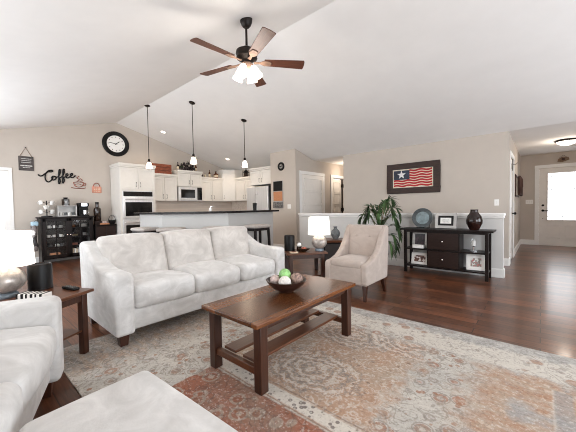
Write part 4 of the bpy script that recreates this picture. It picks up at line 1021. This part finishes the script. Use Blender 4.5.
def table_lamp(label, loc, watts=1.1, rs=.185):
    t = thing('table_lamp', label, 'table lamp', loc); q = rs * 5.25
    MB().lathe([(a_ * q, b_) for a_, b_ in [(.075, 0), (.08, .012), (.075, .03), (.06, .04)]], 28).build('foot', 'lampfoot', t)
    MB().lathe([(a_ * q, b_) for a_, b_ in [(.06, .035), (.1, .06), (.128, .1), (.132, .13), (.118, .17), (.08, .205), (.045, .222), (.03, .23)]], 36).build('base', 'lampbase', t)
    MB().lathe([(.028, .225), (.03, .24), (.014, .25), (.012, .29)], 16).build('neck', 'chrome', t)
    MB().lathe([(rs, .235), (rs * .9, .485), (rs * .885, .485), (rs * .985, .235)], 40, ring=True).build('shade', 'shade', t)
    MB().lathe([(.02, .3), (.03, .33), (.03, .36), (.015, .39), (0, .395)], 12).build('bulb', 'bulbglass', t)
    point('lamp_glow', (loc[0], loc[1], loc[2] + .44), watts, (1, .9, .78), .06)
    return t
ur, vr = Vector((.633, .774, 0)), Vector((-.774, .633, 0))
c0 = Vector((-2.58, 2.93, 0)) + ur * .285 + vr * .225
end_table('brown wooden end table between long sofa and armchair', (c0.x, c0.y, 0), math.atan2(ur.y, ur.x))
ul, vl = Vector((-.863, -.505, 0)), Vector((.505, -.863, 0))
c1 = Vector((-2.74, .73, 0)) + ul * .285 + vl * .225
end_table('brown wooden end table between loveseat and long sofa', (c1.x, c1.y, ZRUG), math.atan2(ul.y, ul.x), H=.51)
table_lamp('lit table lamp on the end table beside the armchair', (-2.395, 3.42, .52), 1.1, .16)
tl = Vector((-2.74, .73, 0)) + ul * .425 + vl * .29 + Vector((-.035, -.03, 0))
table_lamp('large lit table lamp at the left edge, beside the loveseat', (tl.x, tl.y, .52), 1.0, .175)
def speaker(label, loc, r=.085, h=.21):
    t = thing('speaker', label, 'speaker', loc)
    MB().lathe([(r, 0), (r, h - .012), (r * .96, h)], 28).build('body', 'black', t)
    MB().lathe([(r * .97, h - .004), (r * .97, h + .006), (r * .85, h + .008), (r * .8, h), (0, h - .003)], 28).build('rim', 'bronze', t)
    MB().lathe([(r + .002, .0), (r + .002, .012)], 28).build('foot_ring', 'bronze', t)
p = Vector((-2.74, .73, 0)) + ul * .44 + vl * .07
speaker('black cylindrical speaker beside the large lamp on the left', (p.x, p.y, .52), .08, .2)
p = Vector((-2.58, 2.93, 0)) + ur * .09 + vr * .31
speaker('black cylindrical speaker at the back of the right end table', (p.x, p.y, .52), .075, .215)
t = thing('remote_control', 'black remote control on the left end table', 'remote', (-2.86, .6, .52), R(15))
MB().rbox((0, 0, .011), (.17, .05, .022), .009, n=3).build('case', 'black', t)
kb = MB()
for i in range(5):
    for j in (-1, 0, 1): kb.box(-.06 + i * .026, -.045 + i * .026, j * .014 - .004, j * .014 + .004, .0215, .0245)
kb.build('keys', 'greyvase', t)
p = Vector((-2.74, .73, 0)) + ul * .21 + vl * .3
t = thing('tissue_box', 'white box with black stripes on the left end table', 'box', (p.x, p.y, .52), R(38))
MB().box(-.1, .1, -.04, .04, 0, .042).build('box', 'zebra', t, bevel=.004)
mb = MB()
for k in range(6): mb.box(-.1 + k * .035, -.088 + k * .035 + .006 * (k % 2), -.0415, .0415, .008, .0435)
mb.build('stripes', 'black', t)
# small things on the right end table
p = Vector((-2.58, 2.93, 0)) + ur * .27 + vr * .16
t = thing('candle_dish', 'dark oval dish on the right end table', 'dish', (p.x, p.y, .52), R(50))
MB().lathe([(.03, 0), (.035, .006), (.075, .03), (.08, .045), (.072, .045), (.03, .012), (0, .01)], 24, sx=1.1, sy=.8).build('dish', 'bottle', t); MB().ball((0.0, 0, .04), .035, 14, (1.2, .9, .7)).build('stones', 'copper', t)
p = Vector((-2.58, 2.93, 0)) + ur * .22 + vr * .25
t = thing('candle_jar', 'small white-topped candle jar behind the dark dish', 'candle', (p.x, p.y, .52))
MB().lathe([(.035, 0), (.035, .06), (.03, .065)], 18).build('jar', 'bottle', t); MB().ball((0, 0, .085), .034, 14).build('lid', 'white', t)
p = Vector((-2.58, 2.93, 0)) + ur * .11 + vr * .09
t = thing('coaster', 'pale square coaster at the near corner of the right end table', 'coaster', (p.x, p.y, .52), R(50))
MB().box(-.055, .055, -.055, .055, 0, .01).build('tile', 'label', t, bevel=.003); MB().lathe([(.04, .01), (.04, .013), (0, .013)], 20).build('inlay', 'copper', t)
# dark side cabinet behind
t = thing('side_cabinet', 'dark side cabinet with a wooden top behind the end table', 'cabinet', (-2.88, 4.68, 0), R(35))
MB().box(-.25, .25, -.2, .2, .04, .5).build('body', 'black', t, bevel=.006); MB().box(-.28, .28, -.23, .23, .5, .54).build('top', 'tablewood', t, bevel=.006)
MB().box(-.22, .22, -.206, -.2, .07, .47).build('mesh_front', 'pot', t)
for x in (-.22, .22):
    for y in (-.17, .17): MB().box(x - .02, x + .02, y - .02, y + .02, 0, .04).build('foot', 'black', t)
o = MB().lathe([(.045, 0), (.05, .012), (.085, .075), (.09, .11), (.07, .16), (.035, .19), (.03, .215), (.042, .235), (.036, .235), (.026, .21), (0, .2)], 28).build('vase', 'greyvase', None, (-2.9, 4.67, .54))
tag(o, 'small grey pottery vase on the dark side cabinet', 'vase')
frame('picture_frame', 'slim black frame seen edge-on beside the grey vase', (-2.69, 4.83, .545), R(120), .13, .19, .015, 'black', 'photodark', 8)

# ------------------------------------------------------------------ palm
PX, PY = -2.2, 5.06
t = thing('potted_palm', 'tall leafy potted palm between armchair and console', 'plant', (PX, PY, 0))
MB().lathe([(.1, 0), (.11, .01), (.14, .26), (.15, .28), (.135, .28), (.125, .25), (0, .25)], 28).build('pot', 'pot', t)
MB().lathe([(0, .262), (.13, .262)], 20).build('soil', 'soil', t)
random.seed(11)
def frond(az, reach, h0, rise, drop, nleaf=11, ll=.17, m='leaf'):
    d = Vector((math.cos(az), math.sin(az), 0)); side = Vector((-math.sin(az), math.cos(az), 0)); st = MB(); lf = MB()
    b0 = d * .03 + Vector((0, 0, .26)); b1 = d * .06 + Vector((0, 0, h0))
    pts = []
    for i in range(15):
        q = i / 14; pts.append(b1 + d * (reach * math.sin(q * 1.45)) + Vector((0, 0, rise * math.sin(min(1, q * 1.6) * PI / 2) - drop * q * q)))
    st.tube([b0, b0.lerp(b1, .5) + d * .01] + pts, [.009, .008] + [.006 - .0045 * i / 14 for i in range(15)], 6)
    lim = lambda v: Vector((min(v.x, .4), min(v.y, .42), max(v.z, .05)))
    for k in range(nleaf * 2):
        q = .12 + .88 * (k + .5) / (2 * nleaf); i = min(13, int(q * 14)); p0 = pts[i].lerp(pts[i + 1], q * 14 - i); tg = (pts[i + 1] - pts[i]).normalized()
        L = ll * (1.05 - .8 * abs(q - .4)); sg = 1 if k % 2 else -1
        dv = (tg * .9 + side * sg * .55 + Vector((0, 0, random.uniform(-.3, .15)))).normalized(); wv_ = dv.cross(Vector((0, 0, 1)) + side * .3 * sg).normalized(); nrm = wv_.cross(dv).normalized()
        vs = []
        for e, ww in ((0, .3), (.25, 1), (.6, .8), (1, .04)):
            c = p0 + dv * L * e + Vector((0, 0, -.32 * L * e * e)); vs += [lim(c - wv_ * .0155 * ww + nrm * .003 * ww), lim(c), lim(c + wv_ * .0155 * ww + nrm * .003 * ww)]
        fs = []
        for e in range(3): fs += [(e * 3, e * 3 + 1, e * 3 + 4, e * 3 + 3), (e * 3 + 1, e * 3 + 2, e * 3 + 5, e * 3 + 4)]
        lf.add(vs, fs)
    so = st.build('frond', 'stem', t); lf.build('leaves', m, so)
# azimuth, reach, stem height, rise, drop
FR = [(-45, .24, .92, .34, .14), (20, .28, .85, .34, .26), (-10, .28, .78, .28, .26), (75, .2, .9, .38, .12), (160, .28, .88, .34, .18), (200, .3, .8, .28, .24), (-80, .22, .8, .3, .22),
      (250, .26, .85, .3, .2), (-15, .3, .52, .22, .34), (-60, .28, .66, .2, .3), (120, .2, .85, .36, .18), (220, .26, .64, .22, .22), (-25, .27, .4, .2, .28), (-5, .18, .98, .32, .08), (300, .26, .7, .26, .24), (50, .2, .84, .34, .2), (0, .3, .66, .24, .3), (180, .24, .7, .34, .24)]
for k, (az, rc, h0, ri, dr) in enumerate(FR): frond(R(az), rc, h0, ri, dr, 13, .19, 'leaf' if k % 3 else 'leaf2')

# ------------------------------------------------------------------ ceiling fan
HX, HY, HZ = -2.555, 2.266, 2.823
zt = zc(HY)
t = thing('ceiling_fan', 'dark bronze ceiling fan with five wooden blades and lit glass shades', 'ceiling fan', (HX, HY, HZ))
MB().lathe([(.012, zt - HZ - .085), (.035, zt - HZ - .083), (.055, zt - HZ - .06), (.068, zt - HZ - .025), (.072, zt - HZ + .012)], 28).build('canopy', 'bronze', t)
MB().tube([(0, 0, zt - HZ - .1), (0, 0, .14)], .013, 10).build('downrod', 'bronze', t)
MB().lathe([(.02, .17), (.04, .165), (.075, .14), (.12, .115), (.125, .085), (.115, .06), (.12, .04), (.09, .02), (.06, .0), (.06, -.02)][::-1], 36).build('motor', 'bronze', t)
MB().lathe([(.0, -.11), (.045, -.1), (.07, -.07), (.075, -.035), (.055, -.015)], 28).build('light_hub', 'antique', t)
for k in range(5):
    m = Matrix.Rotation(R(-22.3 + 72 * k), 4, 'Z') @ Matrix.Translation((0, 0, 0)) @ Matrix.Rotation(R(-12), 4, 'X')
    mb = MB(); n = 8; pts = []
    for i in range(n + 1):
        s = i / n; pts.append((.2 + .455 * s, -(.052 + .02 * s)))
    arc = [(.655 + .012 * math.sin(a), .058 * math.cos(a)) for a in [PI - PI * i / 6 for i in range(1, 6)]]
    poly = pts + [(.663, -.05), (.667, 0), (.663, .05)] + [(x, -y) for x, y in pts[::-1]]
    bl = MB().prism(poly, -.004, .004, 'z').build('blade', 'fanblade', t, bevel=.002)
    bl.rotation_euler = (Matrix.Rotation(R(-22.3 + 72 * k), 4, 'Z') @ Matrix.Rotation(R(-12), 4, 'X')).to_euler()
    br = MB(); br.prism([(.08, -.02), (.15, -.014), (.2, -.045), (.27, -.03), (.285, 0), (.27, .03), (.2, .045), (.15, .014), (.08, .02)], -.012, -.004, 'z'); br.build('blade_arm', 'antique', bl, bevel=.002)
for k in range(4):
    a = R(20 + 90 * k); m = Matrix.Rotation(a, 4, 'Z') @ Matrix.Translation((.075, 0, -.065)) @ Matrix.Rotation(R(-24), 4, 'Y')
    MB().tube([(0.03, 0, -.06), (.06, 0, -.05), (.077, 0, -.072)], .01, 8, m=Matrix.Rotation(a, 4, 'Z')).build('lamp_arm', 'nickel', t)
    MB().lathe([(.022, 0), (.035, -.02), (.046, -.06), (.052, -.1), (.062, -.135), (.058, -.135), (.044, -.09), (.03, -.03), (0, -.012)], 24, m=m).build('glass_shade', 'bulbglass', t)
point('fan_glow', (HX, HY, HZ - .3), 20, (1, .93, .85), .16)
